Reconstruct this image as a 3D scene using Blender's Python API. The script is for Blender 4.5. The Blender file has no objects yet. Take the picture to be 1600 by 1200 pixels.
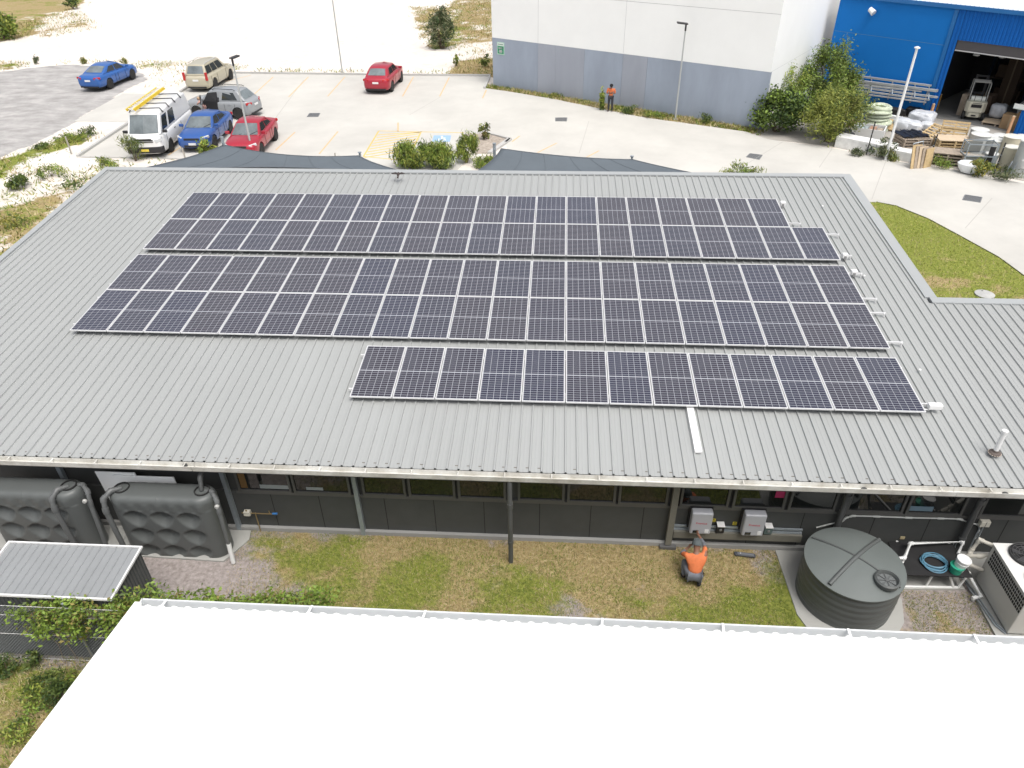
import bpy, bmesh, math, random
import numpy as np
from mathutils import Vector, Matrix
random.seed(7); RNG = np.random.default_rng(7)
scene = bpy.context.scene
COL = scene.collection
# ------------------------------------------------------------------ camera
CF = 1140.5
RGT = Vector((0.99763, 0.05988, -0.03448)); 
def _cam_rows():
    p, y, r = 0.6180, -0.0688, -0.0142
    B = np.array([[1,0,0],[0,0,-1],[0,1,0]], float)
    cy, sy = math.cos(y), math.sin(y); Ry = np.array([[cy,-sy,0],[sy,cy,0],[0,0,1]])
    cp, sp = math.cos(p), math.sin(p); Rp = np.array([[1,0,0],[0,cp,-sp],[0,sp,cp]])
    cr, sr = math.cos(r), math.sin(r); Rr = np.array([[cr,-sr,0],[sr,cr,0],[0,0,1]])
    return Rr @ Rp @ B @ Ry
CM = _cam_rows()
CP = np.array([12.989, -13.656, 13.2107])
cam = bpy.data.cameras.new('camera'); camo = bpy.data.objects.new('camera', cam); COL.objects.link(camo)
camo.matrix_world = Matrix.Translation(CP) @ Matrix((CM[0], -CM[1], -CM[2])).transposed().to_4x4()
cam.sensor_fit = 'HORIZONTAL'; cam.sensor_width = 36.0; cam.lens = 36.0 * CF / 1600.0
cam.clip_start = 0.1; cam.clip_end = 2000
scene.camera = camo
scene.render.resolution_x = 1024; scene.render.resolution_y = 768
# surveyed points: where the sight line of a photograph pixel meets the ground (or a known height / wall plane)
def _ray(px, py): return CM.T @ np.array([(px-800)/CF, (py-600)/CF, 1.0])
def G(px, py, z=0.0):
    d = _ray(px, py); q = CP + d*(z-CP[2])/d[2]; return (float(q[0]), float(q[1]))
def G3(px, py, z=0.0):
    x, y = G(px, py, z); return (x, y, z)
def WY(px, py, Y):
    d = _ray(px, py); q = CP + d*(Y-CP[1])/d[1]; return (float(q[0]), float(q[1]), float(q[2]))
# ------------------------------------------------------------------ light
w = bpy.data.worlds.new('World'); scene.world = w; w.use_nodes = True
nt = w.node_tree; nt.nodes.clear()
sky = nt.nodes.new('ShaderNodeTexSky'); sky.sky_type = 'NISHITA'; sky.sun_disc = False
SUN_EL, SUN_AZ = math.radians(66), math.radians(146)
sky.sun_elevation = SUN_EL; sky.sun_rotation = SUN_AZ; sky.air_density = 1.0; sky.dust_density = 6.0; sky.ozone_density = 1.0
hs = nt.nodes.new('ShaderNodeHueSaturation'); hs.inputs['Saturation'].default_value = 0.35
bg = nt.nodes.new('ShaderNodeBackground'); bg.inputs['Strength'].default_value = 0.15
ow = nt.nodes.new('ShaderNodeOutputWorld')
nt.links.new(sky.outputs[0], hs.inputs['Color']); nt.links.new(hs.outputs[0], bg.inputs[0]); nt.links.new(bg.outputs[0], ow.inputs[0])
sl = bpy.data.lights.new('sun', 'SUN'); sl.energy = 1.15; sl.angle = math.radians(26); sl.color = (1, .97, .92)
so = bpy.data.objects.new('sun', sl); COL.objects.link(so)
sd = Vector((math.sin(SUN_AZ)*math.cos(SUN_EL), math.cos(SUN_AZ)*math.cos(SUN_EL), math.sin(SUN_EL)))
so.rotation_euler = sd.to_track_quat('Z', 'Y').to_euler()
scene.view_settings.view_transform = 'Standard'; scene.view_settings.look = 'None'
scene.view_settings.exposure = 0.43; scene.view_settings.gamma = 1
# ------------------------------------------------------------------ materials
_M = {}
def mat(name, col, rough=.6, metal=0, var=0, vscale=3.0, bump=0, bscale=40, spec=.5, stretch=(1,1,1), coat=0, alpha=1, stain=None, dets=4):
    if name in _M: return _M[name]
    m = bpy.data.materials.new(name); m.use_nodes = True; n = m.node_tree; b = n.nodes['Principled BSDF']
    b.inputs['Base Color'].default_value = (*col, 1); b.inputs['Roughness'].default_value = rough
    b.inputs['Metallic'].default_value = metal; b.inputs['Specular IOR Level'].default_value = spec
    b.inputs['Coat Weight'].default_value = coat
    tc = n.nodes.new('ShaderNodeTexCoord'); mp = n.nodes.new('ShaderNodeMapping'); mp.inputs['Scale'].default_value = stretch
    n.links.new(tc.outputs['Object'], mp.inputs['Vector'])
    if var or stain:
        nz = n.nodes.new('ShaderNodeTexNoise'); nz.inputs['Scale'].default_value = vscale; nz.inputs['Detail'].default_value = dets
        nz.inputs['Roughness'].default_value = .65
        n.links.new(mp.outputs[0], nz.inputs['Vector'])
        r = n.nodes.new('ShaderNodeValToRGB'); r.color_ramp.elements[0].position = .3; r.color_ramp.elements[1].position = .7
        lo = tuple(max(0, c*(1-var)) for c in col); hi = tuple(min(1, c*(1+var)) for c in col)
        if stain: lo = stain
        r.color_ramp.elements[0].color = (*lo, 1); r.color_ramp.elements[1].color = (*hi, 1)
        n.links.new(nz.outputs['Fac'], r.inputs[0]); n.links.new(r.outputs[0], b.inputs['Base Color'])
    if bump:
        nb = n.nodes.new('ShaderNodeTexNoise'); nb.inputs['Scale'].default_value = bscale; nb.inputs['Detail'].default_value = 3
        n.links.new(mp.outputs[0], nb.inputs['Vector'])
        bp = n.nodes.new('ShaderNodeBump'); bp.inputs['Strength'].default_value = bump; bp.inputs['Distance'].default_value = .02
        n.links.new(nb.outputs['Fac'], bp.inputs['Height']); n.links.new(bp.outputs[0], b.inputs['Normal'])
    _M[name] = m; return m
def leafmat(name, col):
    if name in _M: return _M[name]
    m = mat(name, col, .55, var=.35, vscale=2.5, spec=.3)
    b = m.node_tree.nodes['Principled BSDF']
    b.inputs['Subsurface Weight'].default_value = 0
    return m
# ------------------------------------------------------------------ mesh helpers
def tag(o, label=None, cat=None, group=None, kind=None):
    if label: o['label'] = label
    if cat: o['category'] = cat
    if group: o['group'] = group
    if kind: o['kind'] = kind
    return o
def thing(name, label, cat, loc=(0,0,0), rz=0, group=None):
    o = bpy.data.objects.new(name, None); COL.objects.link(o); o.location = loc; o.rotation_euler = (0,0,rz)
    o.empty_display_size = .2
    return tag(o, label, cat, group)
def copy_thing(o, loc=None, rz=None, label=None, parent=None):
    c = o.copy(); COL.objects.link(c); c.parent = parent
    if loc is not None: c.location = loc
    if rz is not None: c.rotation_euler = (0,0,rz)
    if label: c['label'] = label
    for ch in [x for x in COL.objects if x.parent == o]: copy_thing(ch, parent=c)
    return c
class MB:
    def __init__(s): s.v = []; s.f = []; s.m = []
    def add(s, vs, fs, m=0):
        o = len(s.v); s.v += [tuple(map(float, p)) for p in vs]; s.f += [tuple(o+i for i in f) for f in fs]; s.m += [m]*len(fs); return s
    def box(s, a, b, m=0, mtx=None):
        x0,y0,z0 = a; x1,y1,z1 = b
        vs = [(x0,y0,z0),(x1,y0,z0),(x1,y1,z0),(x0,y1,z0),(x0,y0,z1),(x1,y0,z1),(x1,y1,z1),(x0,y1,z1)]
        if mtx is not None: vs = [mtx @ Vector(v) for v in vs]
        return s.add(vs, [(3,2,1,0),(4,5,6,7),(0,1,5,4),(1,2,6,5),(2,3,7,6),(3,0,4,7)], m)
    def bar(s, p, q, w, h=None, m=0, up=(0,0,1)):
        h = h or w; p = Vector(p); q = Vector(q); d = (q-p); L = d.length; d.normalize()
        u = Vector(up); 
        if abs(d.dot(u)) > .98: u = Vector((0,1,0))
        r = d.cross(u).normalized(); u = r.cross(d).normalized()
        vs = [p + r*a*w/2 + u*b*h/2 + d*c for c in (0, L) for a, b in ((-1,-1),(1,-1),(1,1),(-1,1))]
        return s.add(vs, [(3,2,1,0),(4,5,6,7),(0,1,5,4),(1,2,6,5),(2,3,7,6),(3,0,4,7)][:], m)
    def tube(s, pts, r, n=8, m=0, cap=True, closed=False):
        pts = [Vector(p) for p in pts]; N = len(pts); rings = []
        rr = r if isinstance(r, (list, tuple)) else [r]*N
        prev = None
        for i, p in enumerate(pts):
            if closed: d = pts[(i+1) % N] - pts[i-1]
            elif i == 0: d = pts[1]-p
            elif i == N-1: d = p-pts[-2]
            else: d = (pts[i+1]-p).normalized() + (p-pts[i-1]).normalized()
            d.normalize()
            if prev is None:
                u = Vector((0,0,1)) if abs(d.z) < .9 else Vector((1,0,0)); a = d.cross(u).normalized()
            else: a = (prev - d*prev.dot(d)).normalized()
            prev = a; b = d.cross(a)
            rings.append([p + (a*math.cos(2*math.pi*k/n) + b*math.sin(2*math.pi*k/n))*rr[i] for k in range(n)])
        vs = [v for R in rings for v in R]; fs = []
        M_ = N if closed else N-1
        for i in range(M_):
            j = (i+1) % N
            for k in range(n): fs.append((i*n+k, i*n+(k+1)%n, j*n+(k+1)%n, j*n+k))
        if cap and not closed: fs += [tuple(range(n-1,-1,-1)), tuple(range((N-1)*n, N*n))]
        return s.add(vs, fs, m)
    def lathe(s, prof, c=(0,0,0), n=24, m=0, axis='z', arc=None):
        vs = []; fs = []
        for r, z in prof:
            for k in range(n):
                a = 2*math.pi*k/n; x, y = r*math.cos(a), r*math.sin(a)
                p = (x,y,z) if axis == 'z' else ((x,z,y) if axis == 'y' else (z,x,y))
                vs.append((p[0]+c[0], p[1]+c[1], p[2]+c[2]))
        for i in range(len(prof)-1):
            for k in range(n): fs.append((i*n+k, i*n+(k+1)%n, (i+1)*n+(k+1)%n, (i+1)*n+k))
        if prof[0][0] > 1e-6: fs.append(tuple(range(n-1,-1,-1)))
        if prof[-1][0] > 1e-6: fs.append(tuple(range((len(prof)-1)*n, len(prof)*n)))
        return s.add(vs, fs, m)
    def prism(s, poly, z0, z1, m=0):
        n = len(poly); A = sum(poly[i][0]*poly[(i+1)%n][1]-poly[(i+1)%n][0]*poly[i][1] for i in range(n))
        if A < 0: poly = poly[::-1]
        vs = [(x,y,z0) for x,y in poly] + [(x,y,z1) for x,y in poly]
        fs = [tuple(range(n-1,-1,-1)), tuple(range(n,2*n))] + [(i,(i+1)%n,n+(i+1)%n,n+i) for i in range(n)]
        return s.add(vs, fs, m)
    def quad(s, *p, m=0): return s.add(p, [tuple(range(len(p)))], m)
    def ribbon(s, path, wdt, z0, z1, m=0):
        path = [Vector((p[0], p[1], 0)) for p in path]; N = len(path); L = []; R = []
        for i, p in enumerate(path):
            d = (path[min(i+1, N-1)] - path[max(i-1, 0)]).normalized(); nrm = Vector((-d.y, d.x, 0))
            L.append(p + nrm*wdt/2); R.append(p - nrm*wdt/2)
        vs = []; 
        for l, r in zip(L, R): vs += [(l.x,l.y,z0),(r.x,r.y,z0),(r.x,r.y,z1),(l.x,l.y,z1)]
        fs = []
        for i in range(N-1):
            a, b = i*4, (i+1)*4
            fs += [(a+3,a+2,b+2,b+3),(a+2,a+1,b+1,b+2),(a,a+3,b+3,b),(a+1,a,b,b+1)]
        fs += [(0,1,2,3),((N-1)*4+3,(N-1)*4+2,(N-1)*4+1,(N-1)*4)]
        return s.add(vs, fs, m)
    def build(s, name, mats, parent=None, smooth=False, bevel=0, local=False, seg=2, sub=0, autos=None):
        me = bpy.data.meshes.new(name); v = s.v; off = None
        if parent is None and not local:
            a = np.array(v); off = Vector(((a[:,0].min()+a[:,0].max())/2, (a[:,1].min()+a[:,1].max())/2, a[:,2].min()))
            v = [(p[0]-off.x, p[1]-off.y, p[2]-off.z) for p in v]
        me.from_pydata(v, [], s.f); 
        if not isinstance(mats, (list, tuple)): mats = [mats]
        for mm in mats: me.materials.append(mm)
        if len(mats) > 1: me.polygons.foreach_set('material_index', s.m)
        bm = bmesh.new(); bm.from_mesh(me); bmesh.ops.recalc_face_normals(bm, faces=bm.faces); bm.to_mesh(me); bm.free()
        if smooth:
            me.polygons.foreach_set('use_smooth', [True]*len(me.polygons))
        me.update()
        o = bpy.data.objects.new(name, me); COL.objects.link(o)
        if off is not None: o.location = off
        if parent is not None:
            o.parent = parent
            if not local:
                T = Matrix.Translation(parent.location) @ parent.rotation_euler.to_matrix().to_4x4()
                if parent.parent is not None: T = Matrix.Identity(4); T = ROOTM(parent)
                o.matrix_parent_inverse = T.inverted()
        if bevel:
            b = o.modifiers.new('bevel', 'BEVEL'); b.width = bevel; b.segments = seg; b.limit_method = 'ANGLE'; b.angle_limit = math.radians(40)
        if sub:
            b = o.modifiers.new('sub', 'SUBSURF'); b.levels = sub; b.render_levels = sub
        if smooth and autos is None: autos = 40
        if autos and not sub:
            sharp_by_angle(me, autos)
        return o
def ROOTM(o):
    # matrix of object from its own transform chain (before depsgraph evaluation)
    L = Matrix.Translation(o.location) @ o.rotation_euler.to_matrix().to_4x4() @ Matrix.Diagonal((*o.scale, 1))
    if o.parent is None: return L
    return ROOTM(o.parent) @ o.matrix_parent_inverse @ L
def sharp_by_angle(me, deg):
    bm = bmesh.new(); bm.from_mesh(me); a = math.radians(deg)
    for e in bm.edges:
        e.smooth = not (len(e.link_faces) != 2 or e.calc_face_angle(0) > a)
    for f in bm.faces: f.smooth = True
    bm.to_mesh(me); bm.free()
def npmesh(name, V, F, mats, mi=None, parent=None, local=False, smooth=False):
    me = bpy.data.meshes.new(name); V = np.asarray(V, np.float32); F = np.asarray(F, np.int32); k = F.shape[1]
    off = None
    if parent is None and not local:
        off = Vector(((V[:,0].min()+V[:,0].max())/2, (V[:,1].min()+V[:,1].max())/2, V[:,2].min())); V = V - np.array(off, np.float32)
    me.vertices.add(len(V)); me.vertices.foreach_set('co', V.ravel())
    me.loops.add(F.size); me.loops.foreach_set('vertex_index', F.ravel())
    me.polygons.add(len(F)); me.polygons.foreach_set('loop_start', np.arange(0, F.size, k, dtype=np.int32))
    me.polygons.foreach_set('loop_total', np.full(len(F), k, np.int32))
    if not isinstance(mats, (list, tuple)): mats = [mats]
    for m in mats: me.materials.append(m)
    if mi is not None: me.polygons.foreach_set('material_index', np.asarray(mi, np.int32))
    if smooth: me.polygons.foreach_set('use_smooth', np.ones(len(F), bool))
    me.update(calc_edges=True); me.validate()
    o = bpy.data.objects.new(name, me); COL.objects.link(o)
    if off is not None: o.location = off
    if parent is not None:
        o.parent = parent
        if not local: o.matrix_parent_inverse = ROOTM(parent).inverted()
    return o
# noise
_L = RNG.random((256, 256))
def vnoise(x, y, s):
    x = np.asarray(x)*s + 1000; y = np.asarray(y)*s + 1000
    xi = np.floor(x).astype(int); yi = np.floor(y).astype(int); fx = x-xi; fy = y-yi; fx = fx*fx*(3-2*fx); fy = fy*fy*(3-2*fy)
    g = lambda a, b: _L[a % 256, b % 256]
    return (g(xi,yi)*(1-fx)+g(xi+1,yi)*fx)*(1-fy) + (g(xi,yi+1)*(1-fx)+g(xi+1,yi+1)*fx)*fy
def fbm(x, y, s, o=4):
    t = 0; a = .5; n = 0
    for i in range(o): t = t + a*vnoise(x+17*i, y-31*i, s*2**i); n += a; a *= .5
    return t/n
def inpoly(x, y, poly):
    r = np.zeros(x.shape, bool); n = len(poly)
    for i in range(n):
        x0,y0 = poly[i]; x1,y1 = poly[(i+1)%n]
        if y0 == y1: continue
        c = ((y0 > y) != (y1 > y)) & (x < (x1-x0)*(y-y0)/(y1-y0)+x0); r ^= c
    return r
# foliage ---------------------------------------------------------------
def leaf_cloud(centres, spread, n, size, aspect=.45, up=.3, zmin=.02, droop=0, nm=3):
    """n leaves around the clump centres; each a folded diamond of 2 triangles"""
    c = np.array(centres); k = RNG.integers(0, len(c), n); sp = np.asarray(spread)
    if sp.ndim == 0: sp = np.array([sp]*3)
    p = c[k] + RNG.normal(0, 1, (n, 3))*sp
    p[:,2] = np.maximum(p[:,2], zmin)
    d = RNG.normal(0, 1, (n,3)); d[:,2] = d[:,2]*.6 + up
    d /= np.linalg.norm(d, axis=1)[:,None]
    q = np.cross(d, RNG.normal(0,1,(n,3))); q /= np.linalg.norm(q, axis=1)[:,None]
    L = size*RNG.uniform(.6, 1.3, n)[:,None]; W = L*aspect/2
    nn = np.cross(d, q)
    V = np.stack([p - d*L/2, p + q*W + nn*W*.3, p + d*L/2 - np.array([0,0,1])*L*droop, p - q*W + nn*W*.3], 1).reshape(-1, 3)
    i = np.arange(n)[:,None]*4
    F = np.concatenate([i + np.array([[0,1,2]]), i + np.array([[0,2,3]])], 1).reshape(-1, 3)
    mi = np.repeat((k*7 + RNG.integers(0, 2, n)) % nm, 2)
    return V, F, mi
GREENS = [leafmat('leaf_mid', (.085,.125,.03)), leafmat('leaf_light', (.15,.19,.045)), leafmat('leaf_deep', (.04,.07,.022))]
BRIGHT = [leafmat('leaf_fresh', (.17,.25,.04)), leafmat('leaf_yellow', (.27,.3,.06)), leafmat('leaf_mid', (.085,.125,.03))]
OLIVE = [leafmat('leaf_olive', (.2,.22,.05)), leafmat('leaf_ochre', (.3,.27,.06)), leafmat('leaf_mid', (.085,.125,.03))]
GREYG = [leafmat('leaf_grey', (.1,.12,.06)), leafmat('leaf_greylight', (.18,.19,.1)), leafmat('leaf_deep', (.04,.07,.022))]
BARK = mat('bark', (.12,.09,.065), .9, var=.3, bump=.4)
def shrub(name, label, cat, loc, rad, h, n, size, mats, nclump=26, aspect=.45, up=.3, stems=6, base=.15, group=None, spread=.13, shape=1.0, lean=(0,0)):
    t = thing(name, label, cat, (loc[0], loc[1], loc[2] if len(loc) > 2 else 0), 0, group)
    rx, ry = rad if isinstance(rad, tuple) else (rad, rad); cs = []
    while len(cs) < nclump:
        u = RNG.normal(0, 1, 3); u /= np.linalg.norm(u); r = RNG.uniform(.45, 1)**.6
        z = (u[2]*r*.5 + .5)
        if RNG.random() < .25: r *= RNG.uniform(1.05, 1.28)
        k = (1-.55*max(0, z-.45)*shape)
        cs.append((u[0]*r*rx*k + lean[0]*z, u[1]*r*ry*k + lean[1]*z, base*h + z*h*(1-base)*RNG.uniform(.8, 1.08)))
    V, F, mi = leaf_cloud(cs, (rx*spread*1.5, ry*spread*1.5, h*spread), n, size, aspect, up)
    npmesh('foliage', V, F, mats, mi, t, local=True)
    b = MB()
    for i in range(stems):
        c = cs[i % len(cs)]; x = RNG.normal(0, rx*.08); y = RNG.normal(0, ry*.08)
        b.tube([(x,y,0), (x*.7+c[0]*.35, y*.7+c[1]*.35, c[2]*.5), (c[0], c[1], c[2])], [h*.022+.008, h*.013+.005, .004], 5)
    b.build('stem', BARK, t, local=True, smooth=True)
    return t
# ================================================================== THE SETTING
def poly(*pp, z=0): return [G(a, b, z) for a, b in pp]
# ---- ground cover weights: R green grass, G dry grass, B grey gravel / bare dirt, rest pale sand
x0, x1, y0, y1, st = -62.0, 62.0, -14.0, 108.0, .4
xs = np.arange(x0, x1, st); ys = np.arange(y0, y1, st); X, Y = np.meshgrid(xs, ys)
Wt = np.zeros((3,) + X.shape)
def cover(pl, r=None, g=None, b=None):
    m = inpoly(X, Y, pl)
    for i, v in enumerate((r, g, b)):
        if v is not None: Wt[i][m] = v
cover(poly((-200,-20),(150,-20),(128,8),(78,28),(62,50),(20,62),(-200,95)), .38, .78)
cover(poly((80,18),(120,20),(150,45),(60,60),(55,42)), .12, .4)
cover(poly((640,10),(690,12),(760,-30),(1000,-60),(1000,60),(768,64),(735,80),(700,74),(655,58)), .3, .62)
cover(poly((662,40),(720,42),(720,80),(668,76)), .55, .5)
cover(poly((700,114),(712,96),(740,92),(800,90),(800,122),(700,119)), .3, .95)
cover(poly((690,74),(770,64),(770,92),(716,92)), .1, .3, .25)
cover(poly((90,97),(230,96),(370,100),(380,108),(300,116),(240,108),(90,106)), .30, .28)
cover(poly((230,106),(290,104),(290,130),(235,138)), .15, .15, .3)
cover(poly((395,109),(560,112),(700,114),(700,117),(560,116),(395,115)), .36, .25)
cover(poly((-200,118),(0,112),(105,100),(215,110),(232,124),(190,146),(117,190),(90,205),(60,222),(-200,330)), 0, 0, .95)
cover(poly((-60,96),(30,98),(28,108),(-60,118)), .5, .5)
cover(poly((-60,262),(0,250),(60,230),(108,208),(140,210),(142,220),(96,234),(45,252),(0,285),(-60,320)), .72, .3)
cover(poly((-60,340),(0,300),(40,262),(165,262),(0,398),(-60,420)), .36, .28)
cover(poly((-60,420),(0,330),(90,290),(170,262),(165,262),(0,420)), .5, .62)
cover(poly((100,238),(330,250),(330,262),(150,266)), .22, .2)
cover(poly((-300,420),(0,398),(0,700),(-300,900)), .55, .6)
NB = dict(r=.55, g=.62, b=1.0)
def coverw(x0_, y0_, x1_, y1_, r=None, g=None, b=None): cover([(x0_,y0_),(x1_,y0_),(x1_,y1_),(x0_,y1_)], r, g, b)
coverw(-30, -14, 60, -1.2, .15, .3, 1)
coverw(5.7, -7, 18.4, -1.2, .57, .78, 1)
coverw(6.6, -5.5, 18.3, -3.4, .68, .75, 1)
coverw(8.6, -2.0, 18.3, -1.2, .28, .85, 1); coverw(13.5, -2.6, 17.6, -1.2, .25, .8, 1)
coverw(13.0, -4.0, 13.6, -2.8, .3, .3, 1); coverw(14.8, -2.7, 15.4, -2.1, .12, .5, 1)
coverw(7.5,-2.0,8.5,-1.5,.75,.4,1); coverw(13.4,-4.6,14.1,-3.9,.1,.2,1)
coverw(17.6, -3.6, 18.5, -1.8, .85, .3, 1)
coverw(20.3, -6, 22.6, -1.2, .34, .28, 1)
cover(poly((235,868),(372,868),(384,880),(420,945),(235,935)), .05, .05, 1)
cover(poly((380,875),(470,905),(560,940),(600,955),(380,950)), .3, .2, 1)
cover(poly((-300,1020),(170,1030),(250,1000),(250,1400),(-300,1400)), .55, .66, 1)
coverw(2.2, -6.3, 4.6, -5.2, .8, .5, 1)
LAWNR = poly((1340,296),(1369,309),(1402,314),(1453,334),(1504,360),(1566,392),(1610,424),(1720,520),(1700,700),(1200,700))
cover(LAWNR, .70, 1.0, 1)
cover([(x-.0,y) for x,y in poly((1480,440),(1520,425),(1600,455),(1600,470),(1500,470))], .5, .85, 1)
cover([(36,30.5),(33,28),(30,29.5),(28,32),(32,40),(38,33)], .15, .2, .8)
WH0 = np.array([8.05, 42.55]); WHD = np.array([.8505, -.5260]); WHN = np.array([.5260, .8505])
WH1 = WH0 + WHD*20.05
def whp(u, v): q = WH0 + WHD*u + WHN*v; return (float(q[0]), float(q[1]))
cover([whp(-.3,-1.6), whp(20,-1.6), whp(20.5,1), whp(-.3,1)], .42, .6, .8)
for i in range(3):
    A = Wt[i]
    for _ in range(2): A = (np.roll(A,1,0)+np.roll(A,-1,0)+np.roll(A,1,1)+np.roll(A,-1,1)+2*A)/6
    Wt[i] = A
nz = fbm(X, Y, .35, 4)-.5
for i in range(2): Wt[i] = np.clip(Wt[i] + np.where(Wt[i] > .03, (fbm(X+50*i, Y, .55, 3)-.5)*.7, 0), 0, 1)
V = np.stack([X.ravel(), Y.ravel(), np.where((Y > 30) & (X < 6), (fbm(X, Y, .12, 3)-.5)*.25*np.clip((Y-50)/20, 0, 1), 0).ravel()], 1)
ny, nx = X.shape; idx = (np.arange(ny-1)[:,None]*nx + np.arange(nx-1)[None,:]).ravel()
F = np.stack([idx, idx+1, idx+nx+1, idx+nx], 1)
def ground_mat():
    m = bpy.data.materials.new('ground_cover'); m.use_nodes = True; n = m.node_tree; L = n.links.new
    b = n.nodes['Principled BSDF']; b.inputs['Roughness'].default_value = .95; b.inputs['Specular IOR Level'].default_value = .15
    at = n.nodes.new('ShaderNodeAttribute'); at.attribute_name = 'cover'; sp = n.nodes.new('ShaderNodeSeparateColor'); L(at.outputs['Color'], sp.inputs[0])
    geo = n.nodes.new('ShaderNodeNewGeometry')
    def noise(s, d=5, r=.6, sc=None):
        z = n.nodes.new('ShaderNodeTexNoise'); z.inputs['Scale'].default_value = s; z.inputs['Detail'].default_value = d; z.inputs['Roughness'].default_value = r
        if sc:
            mp = n.nodes.new('ShaderNodeMapping'); mp.inputs['Scale'].default_value = sc; L(geo.outputs['Position'], mp.inputs[0]); L(mp.outputs[0], z.inputs['Vector'])
        else: L(geo.outputs['Position'], z.inputs['Vector'])
        return z.outputs['Fac']
    def ramp(f, *st):
        r = n.nodes.new('ShaderNodeValToRGB'); e = r.color_ramp.elements
        e[0].position, e[0].color = st[0][0], (*st[0][1], 1); e[1].position, e[1].color = st[-1][0], (*st[-1][1], 1)
        for p, c in st[1:-1]:
            q = e.new(p); q.color = (*c, 1)
        L(f, r.inputs[0]); return r.outputs[0]
    def mixf(a, b_, f):
        x = n.nodes.new('ShaderNodeMix'); x.data_type = 'RGBA'; L(f, x.inputs[0]); L(a, x.inputs[6]); L(b_, x.inputs[7]); return x.outputs[2]
    def thr(wt, nzs, soft=.12):
        # smoothstep(1-w-soft .. 1-w+soft, noise)
        a = n.nodes.new('ShaderNodeMath'); a.operation = 'ADD'; L(wt, a.inputs[0]); L(nzs, a.inputs[1])
        mr = n.nodes.new('ShaderNodeMapRange'); mr.interpolation_type = 'SMOOTHSTEP'; mr.inputs[1].default_value = 1-soft; mr.inputs[2].default_value = 1+soft
        L(a.outputs[0], mr.inputs[0]); return mr.outputs[0]
    fine = noise(9, 6, .7); mid = noise(1.6, 6, .68); big = noise(.25, 4, .6); streak = noise(.8, 8, .68, (.8, 1.35, 1))
    sand = ramp(mid, (.3, (.56,.50,.44)), (.5, (.68,.63,.57)), (.7, (.74,.70,.65)))
    sandb = ramp(big, (.35, (.62,.555,.50)), (.65, (.74,.70,.65)))
    sand = mixf(sand, sandb, big)
    gravel = ramp(streak, (.3, (.27,.26,.25)), (.5, (.36,.35,.34)), (.72, (.50,.48,.465)))
    dirt = ramp(fine, (.3, (.19,.165,.15)), (.5, (.30,.265,.25)), (.75, (.43,.39,.37)))
    isnear = n.nodes.new('ShaderNodeSeparateXYZ'); L(geo.outputs['Position'], isnear.inputs[0])
    lt = n.nodes.new('ShaderNodeMath'); lt.operation = 'LESS_THAN'; lt.inputs[1].default_value = 12; L(isnear.outputs['Y'], lt.inputs[0])
    gd = mixf(gravel, dirt, lt.outputs[0])
    dry = ramp(fine, (.3, (.20,.145,.075)), (.5, (.32,.25,.125)), (.72, (.46,.38,.22)))
    grn = ramp(fine, (.28, (.095,.125,.03)), (.5, (.19,.215,.045)), (.72, (.31,.31,.08)))
    c = mixf(sand, gd, thr(sp.outputs[2], mid, .06)); c = mixf(c, dry, thr(sp.outputs[1], mid, .1)); 
    nm = noise(1.15, 7, .66, (1,1.3,1.0)); c = mixf(c, grn, thr(sp.outputs[0], nm, .1))
    L(c, b.inputs['Base Color'])
    bp = n.nodes.new('ShaderNodeBump'); bp.inputs['Strength'].default_value = .6; bp.inputs['Distance'].default_value = .04; L(fine, bp.inputs['Height']); L(bp.outputs[0], b.inputs['Normal'])
    return m
GM = ground_mat()
go = npmesh('ground', V, F, GM, local=True, smooth=True); tag(go, 'pale sand, gravel and patchy grass ground around the buildings', 'ground', kind='structure')
at = go.data.color_attributes.new('cover', 'FLOAT_COLOR', 'POINT')
at.data.foreach_set('color', np.concatenate([Wt.reshape(3, -1).T, np.ones((X.size, 1))], 1).astype(np.float32).ravel())
m = MB(); m.box((-400,-200,-.5), (400,700,-.35)); o = m.build('outer_ground', mat('sand_far', (.66,.6,.52), .95, var=.15, vscale=.05)); tag(o, 'sandy land beyond', 'ground', kind='structure')
# ---- concrete car park and driveway
def concrete_mat(name, col, var=.12):
    m = mat(name, col, .85, var=var, vscale=.22, bump=.15, bscale=30, dets=9); return m
CONC = concrete_mat('concrete_pale', (.50,.487,.452)); CONC2 = concrete_mat('concrete_kerb', (.44,.435,.42)); CONC3 = concrete_mat('concrete_pad', (.36,.36,.34))
lot = poly((122,245),(296,135),(330,114.5),(766,119.5),(757,138),(800,144),(870,156),(1000,183),(1165,206),(1200,218),(1300,232),(1400,252),(1500,268),(1600,287),(1700,306),(1900,350),(1900,620),(1700,520),(1601,432),(1560,402),(1500,369),(1450,342),(1400,322),(1369,316)) \
    + [(23.6, 20.2), (22.0, 18.6), (11.6, 18.6)] + poly((790,224),(796,219),(762,210),(735,209),(728,222),(735,245)) + [(7.2, 22.4), (2.2, 20.5), (-4.0, 21.4)] + poly((330,250))
m = MB(); m.prism(lot, -.2, .02); o = m.build('car_park', CONC, bevel=0); tag(o, 'pale concrete car park and driveway behind the building', 'car park', kind='structure'); CARPARK = o
def marking(name, pl, mt, z=.024, par=None):
    m = MB(); m.prism(pl, .0205, z); return m.build(name, mt, par or CARPARK)
ORNG = mat('line_orange', (.60,.43,.25), .8, var=.1, vscale=4); BLUEP = mat('marking_blue', (.28,.42,.60), .8); WHITEP = mat('marking_white', (.78,.78,.76), .7); GROOVE = mat('joint_grey', (.40,.385,.36), .9)
YELP = mat('line_yellow', (.62,.45,.15), .8, var=.1, vscale=4)
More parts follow.
